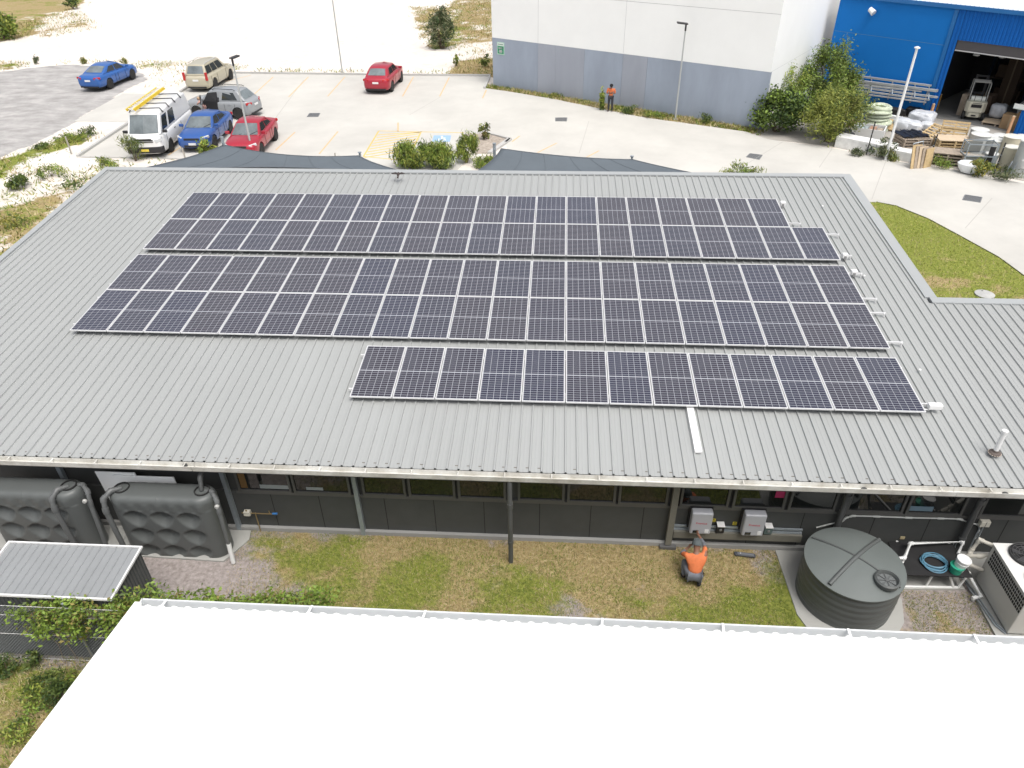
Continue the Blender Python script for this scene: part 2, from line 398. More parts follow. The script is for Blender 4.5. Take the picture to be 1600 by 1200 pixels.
def line(a, b, wd, mt=ORNG, name='painted_line', z=.024):
    A = Vector(G(*a)); B = Vector(G(*b)); d = (B-A).normalized(); nn = Vector((-d.y, d.x))*wd/2
    marking(name, [tuple(A+nn), tuple(B+nn), tuple(B-nn), tuple(A-nn)], mt, z)
for a, b in (((427,120.5),(397,148)),((482,120.5),(451,152)),((539,120.5),(512,151)),((646,120.5),(629,151)),((702,121.5),(687,151)),((760,141),(754,154)),
             ((461,207),(431,235)),((528,206),(499,241)),((870,224),(840,239)),((936,236),(917,246)),((352,128),(392,118)),((812,213),(800,222)),((330,222),(322,246)),((263,243),(322,205)),
             ((622,192),(622,206))): line(a, b, .1)
for a, b in (((592,205),(568,245)),((592,205),(725,208)),((658,206),(638,250)),((568,245),(640,252))): line(a, b, .1, YELP)
for i in range(9):
    t = i/8.5; a = (591-23*t, 207+38*t+2); bx = 657 - 18*max(0, t-.12); by = 207 + 36*max(0, t-.17)
    line((a[0], a[1]+2), (bx, by), .13, YELP, 'hatch_line', z=.0235)
for a, b in (((475,125),(432,183)),((432,183),(412,205)),((688,152),(640,180)),((1223,222),(1168,256)),((1384,252),(1362,312)),((1550,310),(1508,357)),((920,190),(905,240)),((1300,233),(1280,262))): line(a, b, .035, GROOVE, 'expansion_joint', z=.0228)
marking('disabled_bay_symbol', poly((678,212),(705,212),(703,222),(675,222)), BLUEP)
def wc(u, v): return (678+26.5*u-2.5*v, 212+10*v)
m = MB()
def mp(pts): m.prism([G(*wc(u, v)) for u, v in pts], .0245, .027)
mp([(.44,.12),(.56,.12),(.56,.26),(.44,.26)]); mp([(.46,.28),(.56,.28),(.56,.58),(.46,.58)]); mp([(.5,.36),(.72,.36),(.72,.42),(.5,.42)]); mp([(.5,.52),(.72,.52),(.8,.8),(.72,.8),(.66,.6),(.5,.6)])
q = [(.5+.2*math.cos(a), .66+.22*math.sin(a)) for a in np.linspace(.3, 3.9, 12)]; q2 = [(.5+.14*math.cos(a), .66+.15*math.sin(a)) for a in np.linspace(3.9, .3, 12)]
for i in range(11): mp([q[i], q[i+1], q2[10-i], q2[11-i]])
m.build('wheelchair_figure', WHITEP, CARPARK)
# ramp slab beyond the left kerb, kerbs
m = MB(); m.prism(poly((116,190),(192,146.5),(280,149),(204,191)), -.15, .03); o = m.build('crossover_slab', CONC); tag(o, 'pale concrete slab beside the left kerb', 'slab', kind='structure')
m = MB()
for pth in (((122,246),(206,191),(210,188)), ((282,145),(296,136),(330,114)), ((330,114.5),(450,116),(600,118),(766,119.5),(764,124),(757,139))):
    m.ribbon([G(*p) for p in pth], .17, -.1, .15)
m.ribbon([G(*p) for p in ((790,225),(797,219),(762,210))], .16, -.1, .14); m.ribbon([G(*p) for p in ((797,219),(765,241))], .25, -.1, .14)
m.ribbon([G(*p) for p in ((122,246),(330,250))], .06, -.1, .06)
o = m.build('kerb', CONC2); tag(o, 'concrete kerb edging the car park', 'kerb', kind='structure')
m = MB(); m.ribbon([G(*p) for p in ((1369,316),(1400,322),(1450,342),(1500,369),(1560,402),(1601,432),(1700,520))], .03, -.1, .03); o = m.build('lawn_edge', mat('edge_dark', (.12,.12,.07), .9)); tag(o, 'dark edge between driveway and lawn', 'edging', kind='structure')
m = MB(); m.prism(poly((722,212),(735,209.5),(762,210.5),(796,220),(765,240),(740,240)), .0, .05); o = m.build('garden_bed', mat('mulch', (.36,.31,.26), .95, var=.35, vscale=6, bump=.5)); tag(o, 'mulched island bed at the car park corner', 'bed', kind='structure')
m = MB(); m.prism([G(1175,215),G(1300,229),G(1420,252),G(1500,265),G(1610,285),(40,28),(47,29),(46,44),(30,44)], -.1, .012); o = m.build('storage_yard', concrete_mat('concrete_yard', (.36,.34,.31), .2)); tag(o, 'grey concrete storage yard before the blue shed', 'yard', kind='structure')
# drain grates
DRN = mat('grate_grey', (.2,.21,.22), .6, .3)
for i, (q, lb) in enumerate(((((480,183),(497,183),(500,177.5),(484,177.5)), 'grey drain grate in the car park beside the parked red sedan'), (((868,190),(885,190),(886,184.5),(868,184.5)), 'small grey drain grate on the concrete in front of the standing man'),
            (((1166,246),(1186,250),(1191,243),(1172,240.5)), 'grey drain grate on the driveway near the far roof corner'), (((1504,313),(1531,317),(1534,309),(1508,305)), 'grey drain grate on the driveway near the right picture edge'))):
    t = thing('drain_grate', lb, 'drain', G3(q[0][0], q[0][1], .02), 0, 'drain grates set in the concrete')
    P = [Vector(G(*p)) for p in q]; m = MB()
    fr = MB(); 
    for k in range(4): fr.bar((*P[k], .027), (*P[(k+1)%4], .027), .05, .014)
    fr.build('frame', DRN, t)
    for k in range(15):
        u = (k+.5)/15; a = P[0].lerp(P[1], u); b = P[3].lerp(P[2], u); m.bar((*a, .024), (*b, .024), .022, .012)
    m.build('grating', DRN, t)
    m = MB(); m.prism([tuple(p) for p in P], .0203, .0212); m.build('pit', mat('pit_dark', (.09,.09,.09), .9), t)
# ================================================================== MAIN BUILDING
TP = math.tan(.0767)
def RZ(y): return 2.82 + y*TP
ROOFM = mat('roof_grey', (.328,.338,.333), .45, var=.05, vscale=.5, spec=.35, stretch=(1,.25,1))
FLASH = mat('flashing_grey', (.34,.355,.358), .42, var=.03, vscale=.8, spec=.4)
WALLD = mat('wall_charcoal', (.07,.073,.071), .6, var=.1, vscale=1.2, spec=.3)
FRAMD = mat('window_frame_grey', (.1,.1,.095), .5); GLASSD = mat('window_glass', (.012,.014,.014), .04, spec=.8, var=.5, vscale=.9)
WSTEEL = mat('white_steel', (.74,.74,.73), .4); GALV = mat('galvanised', (.33,.37,.4), .45, .4, var=.12, vscale=5)
B = thing('main_building', 'long low building with grey ribbed steel roof carrying solar panels', 'building', (12, 5.5, 0))
def ribroof(xa, xb, ya, yb, name):
    m = MB(); n = int(round((xb-xa)/.254)); xs_ = []
    for i in range(n):
        x = xa + (i+.5)*.254
        xs_ += [(x-.100, 0), (x-.027, .002), (x-.0165, .037), (x+.0165, .037), (x+.027, .002), (x+.100, 0), (x+.103,.0035),(x+.124,.0035)]
    xs_ = [(xa, .0035)] + xs_ + [(xa+n*.254, .0035)]
    N = len(xs_); vs = [(x, ya, RZ(ya)+z) for x, z in xs_] + [(x, yb, RZ(yb)+z) for x, z in xs_]
    m.add(vs, [(i, i+1, N+i+1, N+i) for i in range(N-1)]); return m.build(name, ROOFM, B)
R1 = ribroof(-4.35, 23.45, -2.08, 13.0, 'roof'); R2 = ribroof(23.336, 35.5, -2.08, 4.78, 'roof')
def slopebox(xa, ya, xb, yb, dz0, dz1, name, mt, par):
    m = MB(); vs = [(x, y, RZ(y)+d) for d in (dz0, dz1) for x, y in ((xa,ya),(xb,ya),(xb,yb),(xa,yb))]
    m.add(vs, [(3,2,1,0),(4,5,6,7),(0,1,5,4),(1,2,6,5),(2,3,7,6),(3,0,4,7)]); return m.build(name, mt, par)
slopebox(-4.5,-2.14,-4.3,13.2,-.2,.05,'barge_flashing',FLASH,R1); slopebox(23.30,5.02,23.62,13.2,-.2,.042,'barge_flashing',FLASH,R1)
slopebox(-4.29,12.94,23.35,13.2,-.2,.051,'ridge_flashing',FLASH,R1); slopebox(23.4,4.74,35.5,5.0,-.2,.052,'ridge_flashing',FLASH,R2)
m = MB()
for i in range(109):
    x = -4.35 + (i+.5)*.254
    m.box((x+.035, 12.90, RZ(12.9)), (x+.22, 12.936, RZ(12.9)+.03))
m.build('closure_strip', mat('closure_dark', (.2,.21,.21), .7), R1)
# roofing screws
m = MB()
for i in range(0, 155, 1):
    x = -4.35 + (i+.5)*.254
    for y in (-1.95,):
        if RNG.random() < .75: m.box((x-.09,y-.012,RZ(y)+.003),(x-.04+RNG.random()*.06,y+.008,RZ(y)+.006))
m.build('gutter_debris', mat('leaf_litter', (.14,.12,.1), .9), R1)
# gutter: open channel, white
m = MB(); gz = RZ(-2.1)
prof = [(-2.1, gz-.005), (-2.115, gz-.10), (-2.235, gz-.10), (-2.25, gz+.0), (-2.262, gz+.0), (-2.25, gz-.125), (-2.09, gz-.125), (-2.09, gz-.005)]
for xa, xb in ((-4.5, 5.2), (5.21, 21.3), (21.31, 35.5)):
    o_ = len(m.v); N = len(prof); m.v += [(xa, y, z) for y, z in prof] + [(xb, y, z) for y, z in prof]
    for i in range(N): m.f.append((o_+i, o_+(i+1)%N, o_+N+(i+1)%N, o_+N+i)); m.m.append(0)
for k in range(40): m.box((-4 + k, -2.245, gz-.012), (-3.97+k, -2.105, gz-.002))
gt = m.build('gutter', mat('gutter_white', (.62,.62,.59), .5, var=.12, vscale=2.5, stain=(.42,.40,.35)), B)
m = MB(); m.box((-4.4,-2.085,gz-.3),(35.5,-2.06,gz-.13)); m.build('fascia', mat('fascia_dark', (.12,.12,.12), .6), B)
m = MB(); m.box((-4.3,-2.055,gz-.2),(35.5,-1.52,gz-.17)); m.build('soffit', mat('soffit', (.16,.16,.15), .8), B)
# walls
WYF = -1.5
m = MB(); m.box((-4.1,WYF,0.12),(35.5,WYF+.2,1.26)); wl = m.build('wall', WALLD, B)
m = MB(); m.box((-4.1,WYF+.06,1.261),(35.5,WYF+.2,2.5)); m.build('upper_wall', WALLD, B)
m = MB(); m.box((-4.1,WYF-.09,0),(35.5,WYF+.2,.118)); m.build('plinth', concrete_mat('concrete_plinth', (.3,.3,.29)), B)
for a, b in (((-4.1,-1.29,0),(-3.9,12.8,2.7)), ((-3.89,12.6,0),(23.2,12.8,3.5)), ((23.0,4.62,0),(23.2,12.59,3.0)), ((23.21,4.42,0),(35.5,4.61,3.0))):
    m = MB(); m.box(a, b); m.build('wall', WALLD, B)
jx = [WY(x, y, WYF)[0] for x, y in ((430,800),(503,800),(604,805),(680,808),(757,812),(843,815),(922,815),(1003,820),(1164,850),(1255,810),(1363,820),(1445,830),(1572,820))] + [-2.6,-1.4,-.2,1.0,3.4,4.6]
for x in jx: m = MB(); m.box((x-.008, WYF-.003, .125), (x+.008, WYF-.0005, 1.22)); m.build('panel_joint', mat('joint_black', (.01,.01,.01), .8), wl)
m = MB(); m.box((5.6,WYF-.03,1.2),(35.5,WYF-.001,1.265)); m.build('window_sill', FRAMD, B)
wins = [(5.67,6.95),(7.0,8.36),(8.64,9.66),(9.72,10.81),(10.87,11.98),(12.25,13.32),(13.38,14.48),(14.54,15.66),(15.93,17.02),(17.1,18.26),(18.34,19.38),(19.62,20.86),(20.92,22.15),(22.5,23.6),(23.7,24.8),(24.9,26)]
zs0, zs1 = 1.27, 2.42
for a, b in wins:
    m = MB(); t = .055
    m.box((a,WYF-.035,zs0),(b,WYF+.055,zs0+t)); m.box((a,WYF-.035,zs1-t),(b,WYF+.055,zs1)); m.box((a,WYF-.035,zs0+t),(a+t,WYF+.055,zs1-t)); m.box((b-t,WYF-.035,zs0+t),(b,WYF+.055,zs1-t))
    f = m.build('window', FRAMD, B)
    m = MB(); m.box((a+t,WYF+.0,zs0+t),(b-t,WYF+.02,zs1-t)); m.build('pane', GLASSD, f)
# things seen inside the windows: pink sheet, white frames
for (xa, xb, za, zb, c) in ((18.0,18.22,1.62,1.9,(.42,.03,.12)),(6.2,6.9,1.36,1.48,(.3,.33,.33)),(7.3,7.7,1.36,1.45,(.3,.33,.33)),(20.98,21.5,1.36,1.5,(.16,.24,.3)),(5.74,5.9,1.36,2.3,(.16,.09,.03))):
    m = MB(); m.box((xa,WYF-.004,za),(xb,WYF-.001,zb)); m.build('blind', mat('inside_%d' % int(xa*10), c, .8), B)
# posts, downpipes
for x, y in ((WY(88,722,WYF-.06)[0], WYF-.06),(5.42,WYF-.06),(8.5,WYF-.06)):
    m = MB(); m.box((x-.05,y-.05,0),(x+.05,y+.045,gz-.18)); m.build('post', GALV, B)
PAINTG = mat('paint_greige', (.17,.165,.14), .6, var=.1)
m = MB(); m.box((15.72,WYF-.16,.12),(15.86,WYF-.04,gz-.18)); m.build('pillar', PAINTG, B)
m = MB(); m.box((15.6,WYF-.2,0),(15.98,WYF-.095,.09)); m.build('pillar_footing', mat('steel_dark', (.12,.12,.12), .6), B)
m = MB(); m.box((15.88,WYF-.14,.36),(18.8,WYF-.002,.56)); bm_ = m.build('beam', PAINTG, B)
m = MB(); m.box((15.88,WYF-.08,.562),(18.8,WYF-.002,.60)); m.box((15.88,WYF-.075,.66),(18.8,WYF-.03,.70)); m.build('cable_rail', GALV, B)
PIPED = mat('downpipe_dark', (.075,.078,.078), .45, var=.1)
def downpipe(x, y, zb=.0, r=.055, lean=0):
    m = MB(); m.tube([(x, -2.17, gz-.12), (x, y, gz-.35), (x+lean, y, zb)], r, 12); d = m.build('downpipe', PIPED, B, smooth=True)
    m = MB(); m.tube([(x+lean*.2,y,1.9),(x+lean*.24,y,1.75)], r+.014, 12); m.build('pipe_collar', PIPED, d, smooth=True); m = MB(); m.tube([(x+lean*.8,y,.72),(x+lean*.83,y,.64)], r+.012, 12); m.build('pipe_collar', PIPED, d, smooth=True)
downpipe(12.12, -2.25, 0); downpipe(19.5, -1.62, .1, .07); downpipe(22.33, -1.62, .1, .07)
# ================================================================== SOLAR ARRAY
def cell_mat(i, col):
    m = bpy.data.materials.new('solar_cells_%d' % i); m.use_nodes = True; n = m.node_tree; L = n.links.new; b = n.nodes['Principled BSDF']
    tc = n.nodes.new('ShaderNodeTexCoord'); s = n.nodes.new('ShaderNodeSeparateXYZ'); L(tc.outputs['Object'], s.inputs[0])
    def M(op, a, b_=None, c=None):
        q = n.nodes.new('ShaderNodeMath'); q.operation = op
        for k, v in enumerate((a, b_, c)):
            if v is None: continue
            if isinstance(v, (int, float)): q.inputs[k].default_value = v
            else: L(v, q.inputs[k])
        return q.outputs[0]
    def grid(c, off, pitch, wd):
        f = M('FRACT', M('DIVIDE', M('SUBTRACT', c, off), pitch)); d = M('ABSOLUTE', M('SUBTRACT', f, .5)); return M('GREATER_THAN', d, .5-wd/pitch/2)
    gx = grid(s.outputs[0], .028, .1580, .0085); gy = grid(s.outputs[1], .028, .0813, .0085)
    md = M('LESS_THAN', M('ABSOLUTE', M('SUBTRACT', s.outputs[1], 1.004)), .016)
    bus = grid(s.outputs[0], .028+.0158, .0316, .0018)
    g = M('MAXIMUM', M('MAXIMUM', gx, gy), md)
    mx = n.nodes.new('ShaderNodeMix'); mx.data_type = 'RGBA'; L(M('MULTIPLY', bus, .12), mx.inputs[0]); mx.inputs[6].default_value = (*col, 1); mx.inputs[7].default_value = (.3,.31,.33,1)
    m2 = n.nodes.new('ShaderNodeMix'); m2.data_type = 'RGBA'; L(g, m2.inputs[0]); L(mx.outputs[2], m2.inputs[6]); m2.inputs[7].default_value = (.38,.39,.42,1)
    L(m2.outputs[2], b.inputs['Base Color']); b.inputs['Roughness'].default_value = .2; b.inputs['Specular IOR Level'].default_value = .22
    return m
CELLS = [cell_mat(i, c) for i, c in enumerate(((.042,.041,.057),(.044,.042,.056),(.038,.040,.062),(.045,.043,.056),(.040,.041,.059)))]
ALU = mat('aluminium', (.72,.72,.72), .38, .25)
def panel_proto():
    t = thing('solar_panel', '', 'solar panel')
    m = MB(); w_, h_, d_, f_ = 1.002, 2.008, .035, .02
    for a, b in (((0,0),(w_,f_)), ((0,h_-f_),(w_,h_)), ((0,f_),(f_,h_-f_)), ((w_-f_,f_),(w_,h_-f_))): m.box((*a,-d_),(*b,0))
    m.build('frame', ALU, t, local=True)
    m = MB(); m.box((f_-.001,f_-.001,-.028),(w_-f_+.001,h_-f_+.001,-.003)); g = m.build('cell_sheet', CELLS[0], t, local=True)
    return t
proto = panel_proto(); protos = []
for c in CELLS:
    p = copy_thing(proto)
    for ch in [x for x in COL.objects if x.parent == p]:
        if ch.name.startswith('cell_sheet'): ch.data = ch.data.copy(); ch.data.materials[0] = c
    protos.append(p)
for ch in [x for x in COL.objects if x.parent == proto]: bpy.data.objects.remove(ch)
bpy.data.objects.remove(proto)
ORD = 'first second third fourth fifth sixth seventh eighth ninth tenth eleventh twelfth thirteenth fourteenth fifteenth sixteenth seventeenth eighteenth nineteenth twentieth twenty-first'.split()
CPH, SPH = math.cos(.0767), math.sin(.0767)
rows = [('single front row', 8, 13, 0.0, 'solar panels of the single front row'), ('lower row of the middle array', 0, 21, 2.393, 'solar panels of the middle array'), ('upper row of the middle array', 0, 21, 4.421, 'solar panels of the middle array'),
        ('lower row of the back array', 0, 21, 6.783, 'solar panels of the back array'), ('upper row of the back array', 0, 20, 8.811, 'solar panels of the back array')]
used = set()
for rn, c0, nc, v, grp in rows:
    for i in range(nc):
        k = random.choices(range(5), (4,1,5,0,4) if c0 == 8 else ((4,4,1,3,3) if 'back' in rn else (4,3,2,2,3)))[0]
        lb = 'dark framed solar panel, %s from the left in the %s' % (ORD[i], rn)
        if i == nc-1: lb = 'dark framed solar panel at the right end of the %s' % rn
        if k in used: o = copy_thing(protos[k], label=lb)
        else: o = protos[k]; used.add(k); o['label'] = lb
        x = (c0+i)*1.022 + .01
        o.location = (x, v*CPH, 3 + v*SPH); o.rotation_euler = (.0767 + random.uniform(-.0012,.0012), random.uniform(-.0010,.0010), 0); o['group'] = grp
# mounting rails
for rn, c0, nc, v, grp in rows:
    for j, dv in enumerate((.34, 1.67)):
        xa, xb = c0*1.022-.09, (c0+nc)*1.022 + (.42 if not (rn == 'upper row of the back array' and j == 1) else .03)
        if rn == 'single front row' and j == 1: xb = (c0+nc)*1.022 + .03
        y = (v+dv)*CPH; z = 3 + (v+dv)*SPH - .035
        t = thing('mounting_rail', 'aluminium rail under the %s edge of the %s' % (('lower','upper')[j], rn), 'rail', (xb, y, z-.08), 0, 'rails under the solar panels')
        m = MB(); m.box((xa,y-.02,z-.045),(xb,y+.02,z-.001)); m.build('rail', ALU, t)
        m = MB()
        for x in np.arange(xa+.15, xb, 1.016): m.box((x-.03,y-.03,RZ(y)+.0345),(x+.03,y+.03,z-.046))
        m.box((xb-.05,y-.045,RZ(y)+.02),(xb-.015,y-.0195,z-.02))
        m.build('bracket', ALU, t)
# isolators, conduit, vent, studs
WPL = mat('white_plastic', (.78,.78,.77), .4)
def roofpt(px, py):
    d = _ray(px, py); o_ = 2.9; s = (o_ + CP[1]*TP - CP[2])/(d[2]-d[1]*TP); q = CP + d*s; return (float(q[0]), float(q[1]), float(q[2]))
for px, py, lb in ((1222,322,'small white isolator box at the upper right corner of the back array'), (1319,404,'small white isolator box at the lower right corner of the back array'), (1333,430,'small white isolator box at the upper right corner of the middle array')):
    x, y, z = roofpt(px, py); t = thing('isolator_box', lb, 'electrical box', (x,y,z), 0, 'white isolator boxes beside the panels')
    m = MB(); m.box((x-.07,y-.05,z+.02),(x+.09,y+.1,z+.15)); b = m.build('enclosure', WPL, t, bevel=.01)
    m = MB(); m.box((x-.03,y-.075,z-.02),(x+.04,y-.051,z+.1)); m.build('bracket', mat('steel_grey2', (.3,.3,.3), .5, .3), t)
x, y, z = roofpt(1458, 641); t = thing('isolator_box', 'wide white isolator box at the right end of the front row', 'electrical box', (x,y,z), 0, 'white isolator boxes beside the panels')
m = MB(); m.box((x-.14,y-.06,z+.05),(x+.16,y+.08,z+.17)); m.build('enclosure', WPL, t, bevel=.012); m = MB(); m.tube([(x-.1,y-.03,z+.03),(x-.45,y+.05,z+.02)],.015,6); m.build('conduit', WPL, t)
a = roofpt(1077,634); b = roofpt(1090,706); m = MB(); m.box((a[0]-.07,b[1],0),(a[0]+.09,a[1]+.25,.06))
m.v = [(x,y,z+RZ(y)+.037) for x,y,z in m.v]; o = m.build('cable_tray', WPL, bevel=.006); tag(o, 'flat white cable tray running down the roof below the front row', 'cable tray')
x, y, z = roofpt(1554,708); t = thing('vent_pipe', 'short white vent pipe standing on the roof near the right edge', 'vent pipe', (x,y,z))
m = MB(); m.tube([(x,y,z-.02),(x,y,z+.56)],.052,16); m.tube([(x,y,z+.561),(x,y,z+.62)],.062,16); m.build('pipe', WPL, t, smooth=True)
m = MB(); m.lathe([(.12,z+.0),(.115,z+.03),(.07,z+.05),(.058,z+.09)],(x,y,0),16); m.build('collar', mat('rubber_dark', (.1,.08,.07), .7), t, smooth=True)
m = MB(); 
for k in range(16):
    a_ = k*.39; m.box((x+.12*math.cos(a_)-.012,y+.12*math.sin(a_)-.012,z+.001),(x+.12*math.cos(a_)+.012,y+.12*math.sin(a_)+.012,z+.014))
m.build('sealant', mat('sealant', (.5,.42,.36), .7), t)
for px, py, lb in ((1437,579,'tiny white bolt cap on the roof right of the front row'),(1285,323,'tiny white bolt cap on the roof right of the back array'),(1350,432,'tiny white bolt cap on the roof right of the middle array')):
    x, y, z = roofpt(px, py); m = MB(); m.lathe([(.03,z+.01),(.03,z+.035),(.012,z+.05)],(x,y,0),10); tag(m.build('bolt_cap', WPL, smooth=True), lb, 'bolt cap', 'white bolt caps on the roof')
# ================================================================== SHADE SAILS
SAILM = mat('sail_cloth', (.10,.12,.138), .75, var=.06, vscale=1.2)
def sail(label, corners, sagz=.25, scal=.16, N=26, dist=None):
    """quad cloth, every edge scalloped inwards"""
    P = [np.array(c, float) for c in corners]; c = sum(P)/4; V = []; 
    def edge(a, b, t):
        p = a*(1-t)+b*t; L = np.linalg.norm(b-a); k = 4*t*(1-t); inn = (c-(a+b)/2); inn[2] = 0; inn /= np.linalg.norm(inn)
        return p + inn*L*scal*k*.5
    for j in range(N+1):
        v = j/N
        for i in range(N+1):
            u = i/N
            q = (1-v)*edge(P[0],P[1],u) + v*edge(P[3],P[2],u) + (1-u)*edge(P[0],P[3],v) + u*edge(P[1],P[2],v) \
                - ((1-u)*(1-v)*P[0] + u*(1-v)*P[1] + u*v*P[2] + (1-u)*v*P[3])
            q[2] -= sagz*16*u*(1-u)*v*(1-v); V.append(q)
    F = [(j*(N+1)+i, j*(N+1)+i+1, (j+1)*(N+1)+i+1, (j+1)*(N+1)+i) for j in range(N) for i in range(N)]
    t = thing('shade_sail', label, 'shade sail', tuple(c), 0, 'shade sails behind the building')
    o = npmesh('cloth', V, F, SAILM, parent=t, smooth=True); s = o.modifiers.new('thick', 'SOLIDIFY'); s.thickness = .01
    m = MB(); n1 = N+1; ring = [V[i] for i in range(n1)] + [V[j*n1+N] for j in range(1,n1)] + [V[N*n1+i] for i in range(N-1,-1,-1)] + [V[j*n1] for j in range(N-1,0,-1)]
    m.tube(ring, .018, 5, closed=True); m.build('edge_cable', mat('sail_edge', (.09,.105,.12), .7), t)
    m = MB()
    for i in range(1, 6): 
        k = int(i*N/6); m.tube([V[j*n1+k] + np.array([0,0,.008]) for j in range(n1)], .006, 4)
    m.build('seam', mat('sail_edge', (.09,.105,.12), .7), t)
    return t
sail('dark grey shade sail behind the roof, left of the green hedge', [(-5.6,13.9,3.2),(8.7,13.9,3.2),(*G(561,243,3.0),3.0),(*G(350,226,3.0),3.0)], scal=.2)
sail('dark grey shade sail behind the roof, right of the green hedge', [(8.9,13.9,3.1),(21.2,13.9,3.1),(*G(988,249,3.0),3.0),(*G(783,232,3.1),3.1)], scal=.13)
for (px, py, z, lb) in ((345,216,3.35,'light steel post at the peak of the left shade sail'),(772,226,3.25,'light steel post standing at the left tip of the right shade sail'),(561,240,3.1,'short steel post at the right tip of the left shade sail'),(988,246,3.1,'short steel post at the right tip of the right shade sail')):
    x, y = G(px, py, z); t = thing('sail_post', lb, 'post', (x,y+.12,0), 0, 'steel posts holding the shade sails')
    m = MB(); m.tube([(x,y+.12,0),(x,y+.12,z)],.07 if z > 3.2 else .05,12); m.build('pole', GALV, t, smooth=True); m = MB(); m.tube([(x,y+.12,z-.18),(x,y-.04,z-.22)],.02,6); m.tube([(x,y+.12,z),(x,y+.12,z+.03)],.08,12); m.build('bracket', GALV, t)
# ================================================================== POLES
POLEM = mat('pole_grey', (.42,.44,.44), .5, .2)
def lamp_pole(label, base, top, h=None, head=None, r=.06, az=0, size=1.0):
    x, y = base
    if h is None: h = WY(top[0], top[1], y)[2]
    t = thing('light_pole', label, 'light pole', (x,y,0)); m = MB(); m.tube([(x,y,0),(x,y,h)],[r,r*.65],12); m.build('pole', POLEM, t, smooth=True)
    m = MB(); m.box((x-.15,y-.15,0),(x+.15,y+.15,.03)); m.build('base_plate', POLEM, t)
    DK = mat('lamp_black', (.03,.03,.032), .5); m = MB(); ca, sa = math.cos(az), math.sin(az); R_ = Matrix.Translation((x,y,h)) @ Matrix.Rotation(az,4,'Z') @ Matrix.Rotation(-.12,4,'Y')
    m.box((-.1*size,-.17*size,.0),(.55*size,.17*size,.075),mtx=R_); hd = m.build('lamp_head', DK, t, bevel=.02)
    m = MB(); m.box((.05*size,-.12*size,-.012),(.5*size,.12*size,-.001),mtx=R_); m.build('lens', mat('lens_grey', (.3,.3,.32), .2), hd)
    m = MB(); m.tube([(x,y,h-.35),(x,y,h+.02)], r*.9, 10); m.build('collar', DK, t, smooth=True)
    return t
lamp_pole('grey light pole with flat black lamp head, among the parked cars', G(396.5,248), (368,92), az=math.radians(60), size=.8)
lamp_pole('tall thin grey pole behind the kerb, running out of the top of the picture', G(535,113), None, h=9.0, az=1.5)
lamp_pole('grey light pole with black head in front of the grey and white warehouse', G(1055,186), (1070,38), az=math.radians(180), size=1.0)
x, y = G(1383,250); h = WY(1437,76,y)[2]; t = thing('flagpole', 'white flagpole without a flag beside the driveway', 'flagpole', (x,y,0))
m = MB(); m.tube([(x,y,0),(x,y,h)],[.075,.06],14); m.build('pole', mat('white_paint', (.76,.77,.77), .35), t, smooth=True); m = MB(); m.lathe([(.07,h),(.14,h+.02),(.14,h+.06),(.05,h+.1)],(x,y,0),16); m.build('cap', WPL, t, smooth=True)
m = MB(); m.box((x-.09,y-.07,h*.5),(x-.055,y-.055,h*.5+.18)); m.tube([(x-.075,y-.06,h*.52),(x-.075,y-.06,h-.05)],.006,4); m.build('halyard', WPL, t)
# ================================================================== WAREHOUSES
WHW = mat('panel_white', (.87,.88,.87), .7, var=.025, vscale=.4); WHG = mat('panel_grey', (.31,.355,.43), .75, var=.10, vscale=.55, stretch=(1,1,.35)); WHG2 = mat('panel_grey_warm', (.32,.345,.40), .75, var=.08, vscale=.5, stretch=(1,1,.3))
HW = 9.5
t = thing('white_warehouse', 'large white concrete panel warehouse with grey painted lower band', 'warehouse', (*WH0, 0))
def wprism(u0, v0, u1, v1, z0, z1, name, mt, par=None): 
    m = MB(); m.prism([whp(u0,v0), whp(u1,v0), whp(u1,v1), whp(u0,v1)], z0, z1); return m.build(name, mt, par if par is not None else t)
U = 20.05
wm = wprism(0,.0,U,.2,3.27,HW,'wall',WHW)
edges = [0,3.9,5.35,7.6,10.45,12.2,U]
for i in range(6): wprism(edges[i]+.006,-.0,edges[i+1]-.006,.2,0,3.262,'wall_band',WHG2 if i in (1,2,4) else WHG)
wprism(0,.21,U-.21,30,HW-.4,HW-.2,'roof',mat('roof_white', (.72,.73,.73), .5))
wprism(U-.2,.21,U,30,0,HW,'wall',WHW); wprism(0,.21,.2,30,0,HW,'wall',WHW); wprism(.21,29.8,U-.21,30,0,HW,'wall',WHW)
for u in (3.9,10.45): wprism(u-.012,-.003,u+.012,-.0005,3.3,HW,'panel_joint',mat('joint_soft', (.56,.57,.57), .8),wm)
wprism(8.5,-.004,U-.01,-.0005,6.28,6.30,'panel_joint',mat('joint_soft2', (.42,.43,.43), .8),wm)
wprism(U+.0005,.1,U+.003,29,3.27,3.285,'panel_joint',mat('joint_soft', (.56,.57,.57), .8),wm)
